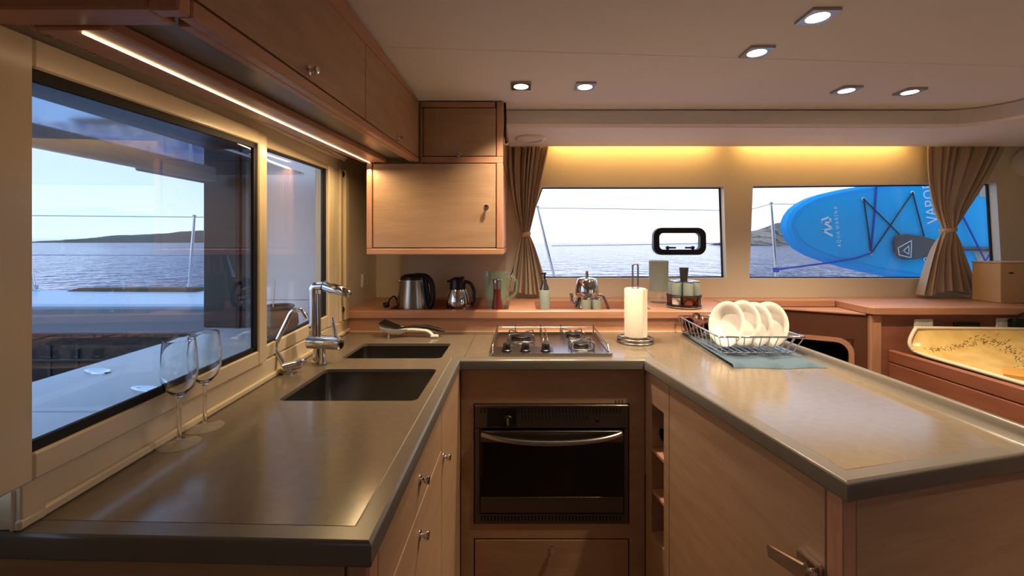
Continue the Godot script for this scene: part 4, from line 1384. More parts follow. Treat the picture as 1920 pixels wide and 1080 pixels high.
	# two cups in front
	for k in 2:
		b = V(0.314 + 0.052 * k, fl, 2.025)
		t = thing("sage_cup", "small sage cup with a steel rim in front of the teapot", "cup", b, "pair of sage cups")
		lathed("body", [[0, 0], [0.0215, 0], [0.0235, 0.004], [0.0235, 0.078], [0.0215, 0.078], [0.0205, 0.01], [0, 0.008]], b, M.sage, t)
		lathed("rim", [[0.0212, 0.0782], [0.0240, 0.0782], [0.0240, 0.084], [0.0226, 0.085], [0.0212, 0.0835]], b, M.chrome, t)
	# storage jar with sage sleeve
	b = V(0.731, SHELF - 0.002, 2.25)
	t = thing("storage_jar", "tall glass storage jar with a sage green sleeve", "jar", b)
	lathed("glass_body", [[0, 0], [0.047, 0], [0.048, 0.003], [0.048, 0.06], [0.045, 0.06], [0.045, 0.008], [0, 0.006]], b, M.stem_glass, t, 32)
	lathed("sleeve", [[0, 0.0602], [0.0490, 0.0602], [0.0495, 0.205], [0.0500, 0.207], [0.0500, 0.217], [0.047, 0.220], [0, 0.220]], b, M.sage, t, 36)
	# spice carousel
	b = V(0.797, SHELF - 0.002, 2.075)
	t = thing("spice_carousel", "black revolving spice stand with a tapered dark handle", "spice rack", b)
	lathed("base", [[0, 0], [0.078, 0], [0.081, 0.004], [0.080, 0.014], [0.074, 0.018], [0, 0.018]], b, M.black_plastic, t, 36)
	lathed("base_ring", [[0.0805, 0.004], [0.0825, 0.005], [0.0825, 0.008], [0.0805, 0.009]], b, M.chrome, t, 36)
	lathed("post", [[0, 0.0182], [0.012, 0.0182], [0.012, 0.125], [0, 0.125]], b, M.steel, t, 16)
	lathed("handle", [[0, 0.1252], [0.0155, 0.1252], [0.0215, 0.19], [0.0205, 0.193], [0, 0.193]], b, M.handle_dark, t, 20)
	st = ms()
	for h in [0.055, 0.062]:
		var ring := []
		for i in 32: ring.append(b + Vector3(cos(TAU * i / 32) * 0.079, h, sin(TAU * i / 32) * 0.079))
		tube(st, ring, 0.003, 6, true)
	for i in 6:
		var an := TAU * (i + 0.5) / 6 + PI / 2
		tube(st, [b + Vector3(cos(an) * 0.079, 0.014, sin(an) * 0.079), b + Vector3(cos(an) * 0.079, 0.062, sin(an) * 0.079)], 0.003, 6)
	part("hoop", st, M.black_plastic, t)
	for i in 6:
		var an := PI / 2 + TAU * i / 6
		var c := b + Vector3(cos(an) * 0.051, 0.0183, sin(an) * 0.051)
		var j := thing("spice_jar", "spice jar with a tall sage cap in the black stand", "jar", c, "spice jars in the stand")
		lathed("glass_body", [[0, 0], [0.021, 0], [0.0215, 0.003], [0.0215, 0.044], [0, 0.044]], c, M.spice if i != 1 else M.white_plastic, j, 20)
		lathed("cap", [[0, 0.0442], [0.0225, 0.0442], [0.0225, 0.103], [0.021, 0.106], [0, 0.106]], c, M.sage, j, 20)
		lathed("cap_ring", [[0, 0.1062], [0.0225, 0.1062], [0.0225, 0.110], [0.018, 0.112], [0, 0.112]], c, M.chrome, j, 20)
	# box on the right
	t = thing("cream_box", "plain cream box with a small dark slot on the chart counter", "box", V(2.62, SHELF, 2.25))
	st = ms(); bx(st, 2.478, 2.80, SHELF + 0.0005, 1.222, 2.20, 2.34, 0.002); part("carcass", st, M.box_cream, t)
	st = ms(); bx(st, 2.474, 2.804, 1.2222, 1.230, 2.196, 2.344, 0.002); part("lid", st, M.box_cream, t)
	st = ms(); bx(st, 2.520, 2.545, 1.170, 1.177, 2.1985, 2.2005, 0.001); part("slot", st, M.black_plastic, t)

func wine_glasses() -> void:
	var k := 0
	for q in [[-0.693, 0.868], [-0.699, 0.946]]:
		var b := V(q[0], TOP + 0.0005, q[1])
		var t := thing("wine_glass", ["stemmed wine glass standing farther from the sinks by the window", "stemmed wine glass standing nearer the sinks by the window"][k], "glass", b, "wine glasses by the window")
		lathed("foot", [[0, 0], [0.036, 0], [0.0368, 0.001], [0.034, 0.0022], [0.012, 0.005], [0.0046, 0.010], [0, 0.010]], b, M.stem_glass, t, 40)
		lathed("stem", [[0, 0.0102], [0.0046, 0.0102], [0.0036, 0.022], [0.0034, 0.05], [0.0034, 0.085], [0.0046, 0.094], [0, 0.094]], b, M.solid_glass, t, 20)
		lathed("bowl", [[0, 0.0942], [0.0045, 0.0942], [0.012, 0.101], [0.024, 0.115], [0.0305, 0.134], [0.0315, 0.155], [0.0295, 0.190], [0.0275, 0.212], [0.0268, 0.2125], [0.0262, 0.212], [0.0283, 0.190], [0.0303, 0.155], [0.0293, 0.135], [0.0228, 0.117], [0.010, 0.103], [0, 0.101]], b, M.solid_glass, t, 48)
		k += 1

func taps() -> void:
	var b := V(-0.690, TOP, 1.458)
	var t := thing("mixer_tap", "tall chrome mixer tap with a slanted spout", "tap", b)
	lathed("foot", [[0, 0], [0.022, 0], [0.022, 0.006], [0.016, 0.010], [0.015, 0.060], [0, 0.060]], b, M.chrome, t)
	var st := ms()
	cyl(st, b + Vector3(-0.034, 0.073, 0.002), b + Vector3(0.083, 0.068, 0.006), 0.0235, 28, 0.004)
	part("valve_body", st, M.chrome, t)
	st = ms()
	tube(st, bend([b + Vector3(-0.016, 0.09, 0), b + Vector3(-0.016, 0.262, 0), b + Vector3(0.018, 0.262, 0.0)], 0.045, 8), 0.0145, 18)
	part("riser", st, M.chrome, t)
	st = ms()
	tube(st, [b + Vector3(0.018, 0.2625, 0), b + Vector3(0.022, 0.262, 0), b + Vector3(0.085, 0.244, 0.006), b + Vector3(0.106, 0.236, 0.008), b + Vector3(0.112, 0.233, 0.009)], [0.0165, 0.0175, 0.0175, 0.0155, 0.010], 18)
	part("spray_head", st, M.chrome, t)
	st = ms(); tube(st, [b + Vector3(0.0175, 0.2627, 0), b + Vector3(0.0205, 0.262, 0)], 0.0178, 18); part("seal_ring", st, M.black_rubber, t)
	st = ms()
	tube(st, bend([b + Vector3(0.006, 0.09, 0.006), b + Vector3(0.004, 0.235, 0.004)], 0.01), 0.0065, 12)
	part("hose", st, M.steel, t)
	st = ms(); tube(st, [b + Vector3(0.062, 0.085, 0.004), b + Vector3(0.050, 0.155, 0.004)], [0.008, 0.004], 12); part("lever", st, M.chrome, t)
	lathed("side_foot", [[0, 0], [0.012, 0], [0.012, 0.008], [0.0085, 0.014], [0.008, 0.055], [0, 0.055]], b + Vector3(0.022, 0, 0.012), M.chrome, t)
	# folding tap
	b = V(-0.728, TOP, 1.335)
	t = thing("folding_tap", "small folding chrome tap leaning over the sink edge", "tap", b)
	lathed("foot", [[0, 0], [0.017, 0], [0.017, 0.005], [0.012, 0.008], [0.012, 0.018], [0, 0.018]], b, M.chrome, t)
	st = ms(); cyl(st, b + Vector3(-0.012, 0.022, 0.014), b + Vector3(0.034, 0.026, -0.020), 0.015, 22, 0.003); part("hub", st, M.chrome, t)
	st = ms(); obox(st, Transform3D(Basis(Vector3(0, 0, 1), 0.3), b + Vector3(0.034, 0.032, -0.020)), Vector3(0.032, 0.013, 0.012), 0.004); part("lever", st, M.chrome, t)
	st = ms()
	tube(st, bend([b + Vector3(-0.006, 0.03, 0.008), b + Vector3(-0.040, 0.082, 0.004), b + Vector3(0.014, 0.196, 0), b + Vector3(0.040, 0.202, -0.002), b + Vector3(0.055, 0.178, -0.002)], 0.016, 6), 0.0072, 14)
	part("spout", st, M.chrome, t)
	st = ms(); cyl(st, b + Vector3(0.051, 0.186, -0.002), b + Vector3(0.058, 0.172, -0.002), 0.0095, 16, 0.001); part("nozzle", st, M.chrome, t)

func worktop_things() -> void:
	# spoon rest with spatula
	var b := V(-0.50, TOP, 1.86)
	var t := thing("white_ladle", "white plastic skimmer lying behind the sinks", "ladle", b)
	var st := ms()
	lathe(st, [Vector2(0, 0.004), Vector2(0.028, 0.008), Vector2(0.048, 0.022), Vector2(0.053, 0.036), Vector2(0.051, 0.036), Vector2(0.046, 0.024), Vector2(0.027, 0.011), Vector2(0, 0.007)], Transform3D(Basis(Vector3(0, 0, 1), -0.10) * Basis.from_scale(Vector3(1.2, 1, 0.8)), V(-0.553, TOP + 0.006, 1.86)), 24)
	part("bowl", st, M.white_plastic, t)
	st = ms()
	tube(st, bend([V(-0.505, TOP + 0.030, 1.86), V(-0.46, TOP + 0.032, 1.855), V(-0.395, TOP + 0.028, 1.845), V(-0.372, TOP + 0.006, 1.84)], 0.03), 0.0065, 10, false, 1.6)
	part("handle", st, M.white_plastic, t)
	st = ms(); cyl(st, V(-0.565, TOP + 0.0002, 1.835), V(-0.565, TOP + 0.014, 1.838), 0.004, 10); part("peg", st, M.white_plastic, t)
	st = ms(); obox(st, Transform3D(Basis(Vector3.UP, 0.1), V(-0.369, TOP + 0.007, 1.842)), Vector3(0.034, 0.012, 0.026), 0.004); part("end_loop", st, M.white_plastic, t)
	t = thing("black_spatula", "black spatula resting across the white skimmer", "spatula", V(-0.5, TOP + 0.03, 1.87))
	st = ms()
	hexa(st, [V(-0.535, TOP + 0.031, 1.845), V(-0.525, TOP + 0.034, 1.905), V(-0.535, TOP + 0.0345, 1.845), V(-0.525, TOP + 0.0375, 1.905), V(-0.610, TOP + 0.058, 1.835), V(-0.605, TOP + 0.064, 1.915), V(-0.612, TOP + 0.062, 1.835), V(-0.607, TOP + 0.068, 1.915)], 0.001)
	part("blade", st, M.black_plastic, t)
	st = ms()
	tube(st, [V(-0.535, TOP + 0.034, 1.875), V(-0.47, TOP + 0.043, 1.873), V(-0.41, TOP + 0.042, 1.87), V(-0.36, TOP + 0.030, 1.866), V(-0.33, TOP + 0.024, 1.864)], [0.004, 0.0045, 0.008, 0.009, 0.004], 10, false, 1.4)
	part("handle", st, M.black_plastic, t)
	# paper roll on its stand
	b = V(0.476, TOP, 1.762)
	t = thing("roll_holder", "steel wire kitchen-roll stand with a looped top", "holder", b)
	st = ms()
	var ring := []
	for i in 36: ring.append(b + Vector3(cos(TAU * i / 36) * 0.070, 0.018, sin(TAU * i / 36) * 0.070))
	tube(st, ring, 0.0042, 8, true)
	ring = []
	for i in 36: ring.append(b + Vector3(cos(TAU * i / 36) * 0.072, 0.0045, sin(TAU * i / 36) * 0.072))
	tube(st, ring, 0.0042, 8, true)
	for i in 4:
		var a := TAU * (i + 0.3) / 4
		tube(st, [b + Vector3(cos(a) * 0.072, 0.0045, sin(a) * 0.072), b + Vector3(cos(a) * 0.070, 0.018, sin(a) * 0.070)], 0.0035, 8)
		tube(st, [b + Vector3(cos(a) * 0.070, 0.018, sin(a) * 0.070), b + Vector3(0, 0.018, 0)], 0.003, 8)
	part("base", st, M.steel, t)
	st = ms()
	tube(st, bend([b + Vector3(-0.011, 0.016, 0), b + Vector3(-0.011, 0.322, 0), b + Vector3(0.011, 0.322, 0), b + Vector3(0.011, 0.016, 0)], 0.024, 8), 0.0036, 10)
	part("loop", st, M.steel, t)
	t = thing("paper_roll", "white kitchen paper roll standing on its wire holder", "paper roll", b + Vector3(0, 0.023, 0))
	lathed("roll", [[0.019, 0.023], [0.041, 0.023], [0.044, 0.026], [0.044, 0.218], [0.041, 0.222], [0.019, 0.222], [0.019, 0.023]], b, M.paper, t, 36)
	st = ms()
	grid(st, func(u, v): return b + Vector3(cos(0.2 + u * 0.9) * (0.0442 + 0.004 * (1.0 - u)), 0.025 + v * 0.195, sin(0.2 + u * 0.9) * (0.0442 + 0.004 * (1.0 - u))), 10, 2, Vector3(1, 0, 1))
	part("loose_sheet", st, M.paper, t)

func dish_rack() -> void:
	var x0 := 0.722; var x1 := 0.972; var d0 := 1.522; var d1 := 1.90
	var yb0 := TOP + 0.017; var yr := 0.998
	# mat with a rippled front
	var st := ms()
	var f := func(u: float, v: float) -> Vector3:
		var d := lerpf(1.388, 1.925, v)
		var fr := pow(1.0 - v, 3.0)
		var x := lerpf(0.697 + 0.03 * v, 1.004 - 0.018 * v, u)
		var y := TOP + 0.0065 + 0.0045 * fr * (sin(u * 17.0 + 0.6) + 0.5 * sin(u * 31.0)) + 0.003 * fr
		if v < 0.02:
			y = TOP + 0.001
		return V(x, y, d + 0.006 * fr * sin(u * 9.0))
	grid(st, f, 60, 40, Vector3.UP)
	grid(st, func(u, v): var p: Vector3 = f.call(u, v); return Vector3(p.x, TOP + 0.0006, p.z), 30, 20, Vector3.DOWN)
	whole("drying_mat", st, M.mat_blue, "blue-grey cloth mat rippled under the dish rack", "mat")
	var t := thing("dish_rack", "chrome wire dish rack with a flared rim", "dish rack", V(0.85, TOP + 0.01, 1.7))
	st = ms()
	var rim := [V(x0 - 0.022, yr, d0 - 0.022), V(x1 + 0.028, yr, d0 - 0.022), V(x1 + 0.020, yr, d1 + 0.035), V(x0 - 0.005, yr, d1 + 0.035)]
	var loop := []
	for i in 4:
		for k in 10: loop.append(rim[i].lerp(rim[(i + 1) % 4], k / 10.0))
	tube(st, loop, 0.0036, 8, true)
	part("rim", st, M.chrome, t)
	st = ms()
	var bt := [V(x0, yb0, d0), V(x1, yb0, d0), V(x1, yb0, d1), V(x0, yb0, d1)]
	loop = []
	for i in 4:
		for k in 10: loop.append(bt[i].lerp(bt[(i + 1) % 4], k / 10.0))
	tube(st, loop, 0.0026, 8, true)
	for i in range(1, 10):
		var x := lerpf(x0, x1, i / 10.0)
		tube(st, [V(x, yb0, d0), V(x, yb0, d1)], 0.0018, 6)
	part("base_grid", st, M.chrome, t)
	for i in 11:
		st = ms(); var s := i / 10.0
		tube(st, [bt[0].lerp(bt[1], s), rim[0].lerp(rim[1], s)], 0.0019, 6); part("wire", st, M.chrome, t)
		st = ms(); tube(st, [bt[3].lerp(bt[2], s), rim[3].lerp(rim[2], s)], 0.0019, 6); part("wire", st, M.chrome, t)
	for i in range(1, 10):
		st = ms(); var s := i / 10.0
		tube(st, [bt[0].lerp(bt[3], s), rim[0].lerp(rim[3], s)], 0.0019, 6); part("wire", st, M.chrome, t)
		st = ms(); tube(st, [bt[1].lerp(bt[2], s), rim[1].lerp(rim[2], s)], 0.0019, 6); part("wire", st, M.chrome, t)
	st = ms()
	for c in [[x0 + 0.02, d0 + 0.02], [x1 - 0.02, d0 + 0.02], [x0 + 0.02, d1 - 0.02], [x1 - 0.02, d1 - 0.02]]:
		cyl(st, V(c[0], TOP + 0.0068, c[1]), V(c[0], yb0, c[1]), 0.004, 10)
	part("foot", st, M.black_rubber, t)
	# plates
	var prof := [Vector2(0, 0.0), Vector2(0.042, 0.0), Vector2(0.048, 0.003), Vector2(0.062, 0.020), Vector2(0.080, 0.027), Vector2(0.0835, 0.0292), Vector2(0.0805, 0.0305), Vector2(0.060, 0.0235), Vector2(0.045, 0.007), Vector2(0, 0.005)]
	var names := ["white plate at the end of the rack nearest the wooden mugs", "white plate second in the rack from the wooden mugs", "white plate third in the rack from the wooden mugs", "white plate at the end of the rack farthest from the mugs"]
	var i := 0
	for q in [[0.782, 1.004, 1.575, 0.0], [0.845, 1.007, 1.585, 0.05], [0.897, 0.999, 1.60, 0.08], [0.944, 1.003, 1.585, 0.10]]:
		var nrm := Vector3(-0.93, 0.22 - q[3], 0.32).normalized()
		var c := V(q[0], q[1] + 0.022, q[2])
		var p := thing("plate", names[i], "plate", c, "white plates in the rack")
		st = ms(); lathe(st, prof, axis_xf(c, nrm), 48); part("dish", st, M.white_china, p)
		i += 1
	# wooden mugs and spoon
	i = 0
	for q in [[0.762, 1.86, -0.75, 0.5], [0.815, 1.80, -0.6, 0.9]]:
		var c := V(q[0], yb0 + 0.032, q[1])
		var m := thing("wooden_mug", ["brown wooden mug lying in the far corner of the rack", "brown wooden mug lying beside the first plate"][i], "mug", c, "mugs in the rack")
		var xf := Transform3D(Basis(Vector3.UP, q[3]) * Basis(Vector3(0, 0, 1), 0.6 - q[2]), c)
		st = ms(); lathe(st, [Vector2(0, -0.04), Vector2(0.026, -0.04), Vector2(0.030, -0.034), Vector2(0.031, 0.04), Vector2(0.027, 0.04), Vector2(0.026, -0.03), Vector2(0, -0.032)], xf, 24); part("body", st, M.dark_wood, m)
		st = ms(); tube(st, bend([xf * Vector3(0.029, 0.022, 0), xf * Vector3(0.052, 0.02, 0), xf * Vector3(0.052, -0.02, 0), xf * Vector3(0.029, -0.022, 0)], 0.012), 0.005, 8); part("handle", st, M.dark_wood, m)
		i += 1
	t = thing("wooden_spatula", "brown wooden spatula leaning across the mugs in the rack", "spatula", V(0.8, yr - 0.02, 1.85))
	st = ms(); hexa(st, [V(0.800, 1.000, 1.78), V(0.812, 0.996, 1.74), V(0.800, 1.006, 1.78), V(0.812, 1.002, 1.74), V(0.848, 1.036, 1.80), V(0.866, 1.030, 1.75), V(0.848, 1.042, 1.80), V(0.866, 1.036, 1.75)], 0.002); part("blade", st, M.dark_wood, t)
	st = ms(); tube(st, [V(0.815, 1.010, 1.77), V(0.775, 0.990, 1.80), V(0.735, 0.955, 1.83)], [0.006, 0.009, 0.009], 10); part("handle", st, M.dark_wood, t)
	t = thing("wooden_ladle", "brown wooden ladle hanging over the rack edge above the mugs", "ladle", V(0.82, yr - 0.02, 1.75))
	st = ms(); lathe(st, [Vector2(0, -0.012), Vector2(0.022, -0.008), Vector2(0.032, 0.004), Vector2(0.030, 0.005), Vector2(0.02, -0.004), Vector2(0, -0.008)], Transform3D(Basis(Vector3(0, 0, 1), 0.1), V(0.800, 0.988, 1.70)), 20); part("bowl", st, M.dark_wood, t)
	st = ms(); tube(st, [V(0.826, 0.990, 1.71), V(0.875, 1.004, 1.82), V(0.90, 1.006, 1.90)], 0.005, 8); part("handle", st, M.dark_wood, t)

func wall_things() -> void:
	# round grille in the soffit
	var c := V(0.054, 1.86, 2.165)
	var t := thing("ceiling_speaker", "round white speaker grille in the soffit beside the curtain", "speaker", c)
	lathed("ring", [[0.056, 0.0], [0.056, -0.010], [0.070, -0.010], [0.078, -0.004], [0.079, -0.0003], [0.056, -0.0003]].map(func(q): return [q[0], q[1]]), c, M.white_plastic, t, 40)
	lathed("grille", [[0, -0.008], [0.0555, -0.006], [0.0555, -0.0003], [0, -0.0003]], c, M.headliner, t, 36)
	c = V(2.90, 1.786, 2.449)
	t = thing("wall_speaker", "round white wall speaker beside the board window", "speaker", c)
	var st := ms(); lathe(st, [Vector2(0, 0), Vector2(0.085, 0), Vector2(0.083, 0.012), Vector2(0.070, 0.018), Vector2(0, 0.018)], axis_xf(c, Vector3(0, 0, 1)), 40); part("ring", st, M.white_plastic, t)
	st = ms(); lathe(st, [Vector2(0, 0.0182), Vector2(0.062, 0.0182), Vector2(0.055, 0.023), Vector2(0, 0.026)], axis_xf(c, Vector3(0, 0, 1)), 36); part("grille", st, M.headliner, t)
	# cable beside the corner locker
	t = thing("hanging_cable", "black cable with a white clip hanging beside the corner locker", "cable", V(-0.065, 1.75, 1.9))
	st = ms(); tube(st, [V(-0.066, 1.938, 1.86), V(-0.0635, 1.87, 1.862), V(-0.066, 1.80, 1.868), V(-0.063, 1.765, 1.872)], 0.0055, 8); part("cable", st, M.black_rubber, t)
	st = ms(); tube(st, bend([V(-0.0685, 1.79, 1.868), V(-0.0685, 1.762, 1.868), V(-0.055, 1.757, 1.868), V(-0.052, 1.768, 1.868)], 0.008), 0.003, 8); part("clip", st, M.white_plastic, t)
	# sockets
	var bl := Basis(Vector3(0.0557, 0, 1).normalized() * -1.0, Vector3.UP, Vector3(1, 0, -0.0557).normalized())
	socket_plate("wall_socket", "white double socket on the cream wall beside the tap", Transform3D(bl, L(2.215, 1.135, 0.0005)), 0.085, 0.07)
	var bf := Basis()
	socket_plate("wall_socket", "white socket on the fascia above the cream tray", Transform3D(bf, V(1.957, 0.925, 2.0745)), 0.09, 0.07)
	socket_plate("wall_socket", "white socket behind the black plug on the fascia", Transform3D(bf, V(2.38, 0.930, 2.0745)), 0.14, 0.07)
	t = thing("control_panel", "black control panel set in the fascia above the tray", "panel", V(2.16, 0.9, 2.07))
	st = ms(); extrude(st, rr(2.105, 0.89, 2.228, 0.945, 0.008), Transform3D(Basis(), V(0, 0, 2.0745)), 0.010, 0.002); part("bezel", st, M.black_plastic, t)
	st = ms(); bx(st, 2.122, 2.211, 0.898, 0.932, 2.0632, 2.0643); part("screen", st, M.steel_dark, t)
	t = thing("black_plug", "black plug with a curving lead in the fascia socket", "plug", V(2.38, 0.9, 2.05))
	st = ms(); bx(st, 2.352, 2.432, 0.895, 0.965, 2.03, 2.065, 0.008); part("plug", st, M.black_plastic, t)
	st = ms(); tube(st, bend([V(2.375, 0.962, 2.045), V(2.385, 0.985, 2.04), V(2.42, 1.0, 2.035), V(2.50, 1.0, 2.03)], 0.02), 0.004, 8); part("lead", st, M.black_rubber, t)

# ================================================================ outside
func outside() -> void:
	var st := ms()
	quad(st, Vector3(-30000, -1.3, 10), Vector3(30000, -1.3, 10), Vector3(30000, -1.3, -30000), Vector3(-30000, -1.3, -30000), Vector3.UP)
	quad(st, Vector3(-30000, -1.3, 10), Vector3(30000, -1.3, 10), Vector3(30000, -1.3, 9000), Vector3(-30000, -1.3, 9000), Vector3.UP)
	var s := whole("sea", st, M.sea, "rippled blue sea reaching to the horizon", "sea")
	s.set_meta("kind", "stuff")
	# hills
	var ridge := func(called: String, m: Material, label: String, pts: Array, d: float, deep: float) -> void:
		var s2 := ms()
		var n := FastNoiseLite.new(); n.seed = 8; n.frequency = 1.0; n.fractal_octaves = 4
		var f := func(u: float, v: float) -> Vector3:
			var q := u * (pts.size() - 1)
			var i := mini(int(q), pts.size() - 2)
			var a: Vector2 = pts[i].lerp(pts[i + 1], q - i)
			var top := P(a.x, a.y, d)
			var h := (top.y + 1.3)
			var k := sin(v * PI)
			var y := -1.6 + h * k * (1.0 + 0.10 * n.get_noise_2d(u * 30.0, v * 9.0))
			return Vector3(top.x * (1.0 + 0.02 * n.get_noise_2d(u * 20.0, v * 6.0 + 40.0)), y, -(d + deep * (v - 0.5)))
		grid(s2, f, 90, 22, Vector3(0, 1, 1))
		whole(called, s2, m, label, "hill")
	ridge.call("rocky_headland", M.hill_rock, "brown rocky headland behind the blue board", [Vector2(1385, 457), Vector2(1402, 446), Vector2(1430, 430), Vector2(1452, 424), Vector2(1475, 416), Vector2(1530, 404), Vector2(1600, 396), Vector2(1700, 400), Vector2(1850, 392), Vector2(2100, 400)], 420.0, 160.0)
	ridge.call("far_mountain", M.hill_rock, "long low far mountain rising across the sea", [Vector2(20, 456), Vector2(100, 452), Vector2(160, 448), Vector2(220, 442), Vector2(270, 440), Vector2(310, 438), Vector2(350, 434), Vector2(390, 432), Vector2(430, 432), Vector2(520, 440), Vector2(640, 456)], 9000.0, 1200.0)
	# side deck and coaming
	st = ms()
	bx(st, -9.0, 6.0, 0.80, 0.95, 2.62, 3.42, 0.02)
	whole("side_deck", st, M.deck_white, "white side deck with the guard rail along its edge", "deck")
	st = ms(); bx(st, -9.0, -1.22, 0.772, 0.94, 2.58, 2.62, 0.012); whole("coaming", st, M.deck_grey, "grey coaming face below the side deck", "coaming")
	var t := thing("cockpit_locker", "black glossy cockpit locker front below the coaming", "locker", V(-3, 0.2, 2.6))
	st = ms(); bx(st, -9.0, -1.22, -0.3, 0.772, 2.64, 2.68); part("front", st, M.cockpit_dark, t)
	for x in [-2.05, -2.75, -3.45]:
		st = ms(); frame(st, rr(x, 0.45, x + 0.55, 0.70, 0.02), rr(x + 0.02, 0.47, x + 0.53, 0.68, 0.012), upright(2.632), 0.008); part("panel_frame", st, M.cockpit_trim, t)
	st = ms(); bx(st, -9.0, -1.22, 0.60, 0.615, 2.615, 2.639, 0.003); part("rubbing_strip", st, M.cockpit_trim, t)
	st = ms(); bx(st, -9.0, -1.22, -0.35, -0.30, -3.0, 2.64); whole("cockpit_sole", st, M.teak, "teak cockpit floor outside the galley window", "deck")
	t = thing("teak_step", "teak strip on the side deck beyond the window", "step", V(-2.7, 0.95, 3.3))
	st = ms(); hexa(st, [V(-3.55, 0.9505, 3.33), V(-2.5, 0.9505, 3.28), V(-3.45, 0.975, 3.33), V(-2.5, 0.980, 3.28), V(-3.45, 0.9505, 3.41), V(-2.5, 0.9505, 3.41), V(-3.40, 0.975, 3.41), V(-2.5, 0.980, 3.41)], 0.003); part("plank", st, M.teak, t)
	# seat ledge right outside the window
	t = thing("cockpit_ledge", "white cockpit ledge right outside the galley window", "ledge", V(-1.05, 0.9, 1.1))
	st = ms()
	hexa(st, [V(-1.325, 0.86, -0.6), V(-0.885, 0.86, -0.6), V(-1.325, 0.95, -0.6), V(-0.885, 0.95, -0.6), V(-1.325, 0.86, 0.9575), V(-0.885, 0.86, 0.9575), V(-1.325, 0.95, 0.9575), V(-0.885, 0.95, 0.9575)], 0.004)
	part("lid", st, M.deck_white, t)
	st = ms()
	hexa(st, [V(-1.325, 0.86, 0.9605), V(-0.81, 0.86, 0.9605), V(-1.325, 0.95, 0.9605), V(-0.81, 0.95, 0.9605), V(-1.375, 0.86, 2.0), V(-0.875, 0.86, 2.0), V(-1.375, 0.95, 2.0), V(-0.875, 0.95, 2.0)], 0.004)
	part("top", st, M.deck_white, t)
	st = ms(); bx(st, -1.32, -0.89, 0.80, 0.8595, -0.6, 2.0); part("support", st, M.deck_white, t)
	for q in [[-1.245, 1.255, 0.05, 0.020], [-0.965, 1.10, 0.055, 0.018]]:
		st = ms(); lathe(st, [Vector2(0, 0), Vector2(1, 0), Vector2(0.96, 0.004), Vector2(0.7, 0.005), Vector2(0.6, 0.002), Vector2(0, 0.002)].map(func(z): return Vector2(z.x * q[2], z.y)), Transform3D(Basis(Vector3.UP, -0.3) * Basis.from_scale(Vector3(1, 1, q[3] / q[2])), V(q[0], 0.9502, q[1])), 28)
		part("flush_catch", st, M.chrome, t, "oval chrome flush catch")
	# raised dark glass flap and hardtop edge
	t = thing("raised_flap", "raised mirror-dark glass flap above the galley window", "window flap", V(-1.1, 1.62, 1.2))
	st = ms(); bx(st, -1.31, -0.93, 1.622, 1.630, 0.1, 1.84); part("pane", st, M.flap_mirror, t)
	st = ms(); bx(st, -1.345, -1.3105, 1.590, 1.640, 0.1, 1.84, 0.006); part("edge_bar", st, M.deck_white, t)
	st = ms(); bx(st, -1.36, -1.346, 1.584, 1.632, 1.50, 1.83, 0.005); part("end_cap", st, M.deck_white, t)
	st = ms(); bx(st, -0.9295, -0.800, 1.608, 1.66, -0.2, 1.27); part("hinge_rail", st, M.pillar_dark, t)
	t = thing("cockpit_pillar", "dark upright pillar beside the bulkhead outside the window", "pillar", V(-1.3, 0.95, 1.95))
	st = ms(); bx(st, -1.415, -1.20, 0.951, 2.2, 1.90, 2.0, 0.006); part("post", st, M.pillar_dark, t)
	st = ms(); bx(st, -1.265, -1.245, 0.951, 2.2, 1.89, 1.899, 0.002); part("strip", st, M.black_plastic, t)
	t = thing("outer_bulkhead", "pale lavender-white outer bulkhead seen through the small pane", "bulkhead", V(-1.0, 0.95, 2.0))
	st = ms(); bx(st, -1.199, -0.86, 1.07, 2.2, 1.95, 2.0); part("upper_panel", st, M.bulkhead, t)
	st = ms(); bx(st, -1.199, -0.86, 0.951, 1.0675, 1.95, 2.0); part("lower_panel", st, M.bulkhead, t)
	# pot
	var b := V(-0.985, 0.9505, 1.735)
	t = thing("clay_pot", "round brown clay pot with a dark rim on the ledge behind the small pane", "pot", b)
	lathed("body", [[0, 0], [0.042, 0], [0.064, 0.018], [0.077, 0.050], [0.074, 0.085], [0.056, 0.112], [0.050, 0.114], [0.05, 0.10], [0, 0.06]], b, M.brown_pot, t, 32)
	lathed("rim", [[0.048, 0.114], [0.060, 0.114], [0.062, 0.121], [0.057, 0.126], [0.048, 0.122]], b, M.dark_wood, t, 32)
	st = ms(); tube(st, [b + Vector3(-0.02, 0.10, 0.0), b + Vector3(-0.016, 0.16, 0.0), b + Vector3(-0.012, 0.225, 0.0)], 0.003, 8); part("stick", st, M.white_plastic, t)
	# guard rail
	var poles := [[P(66, 556, 3.36), P(36, 400, 3.36)], [P(354, 545, 3.36), P(364, 405, 3.36)], [P(1044, 540, 3.36), P(1008, 388, 3.36)], [P(1457, 540, 3.36), P(1446, 381, 3.36)], [P(1352, 538, 3.42), P(1362, 430, 3.42)]]
	var lab := ["stainless guard-rail stanchion at the far end of the cockpit", "stainless guard-rail stanchion standing by the teak strip", "leaning stainless stanchion at the gate beside the curtain", "upright stainless stanchion that the board is tied to", "thin stainless stay beside the hatch window"]
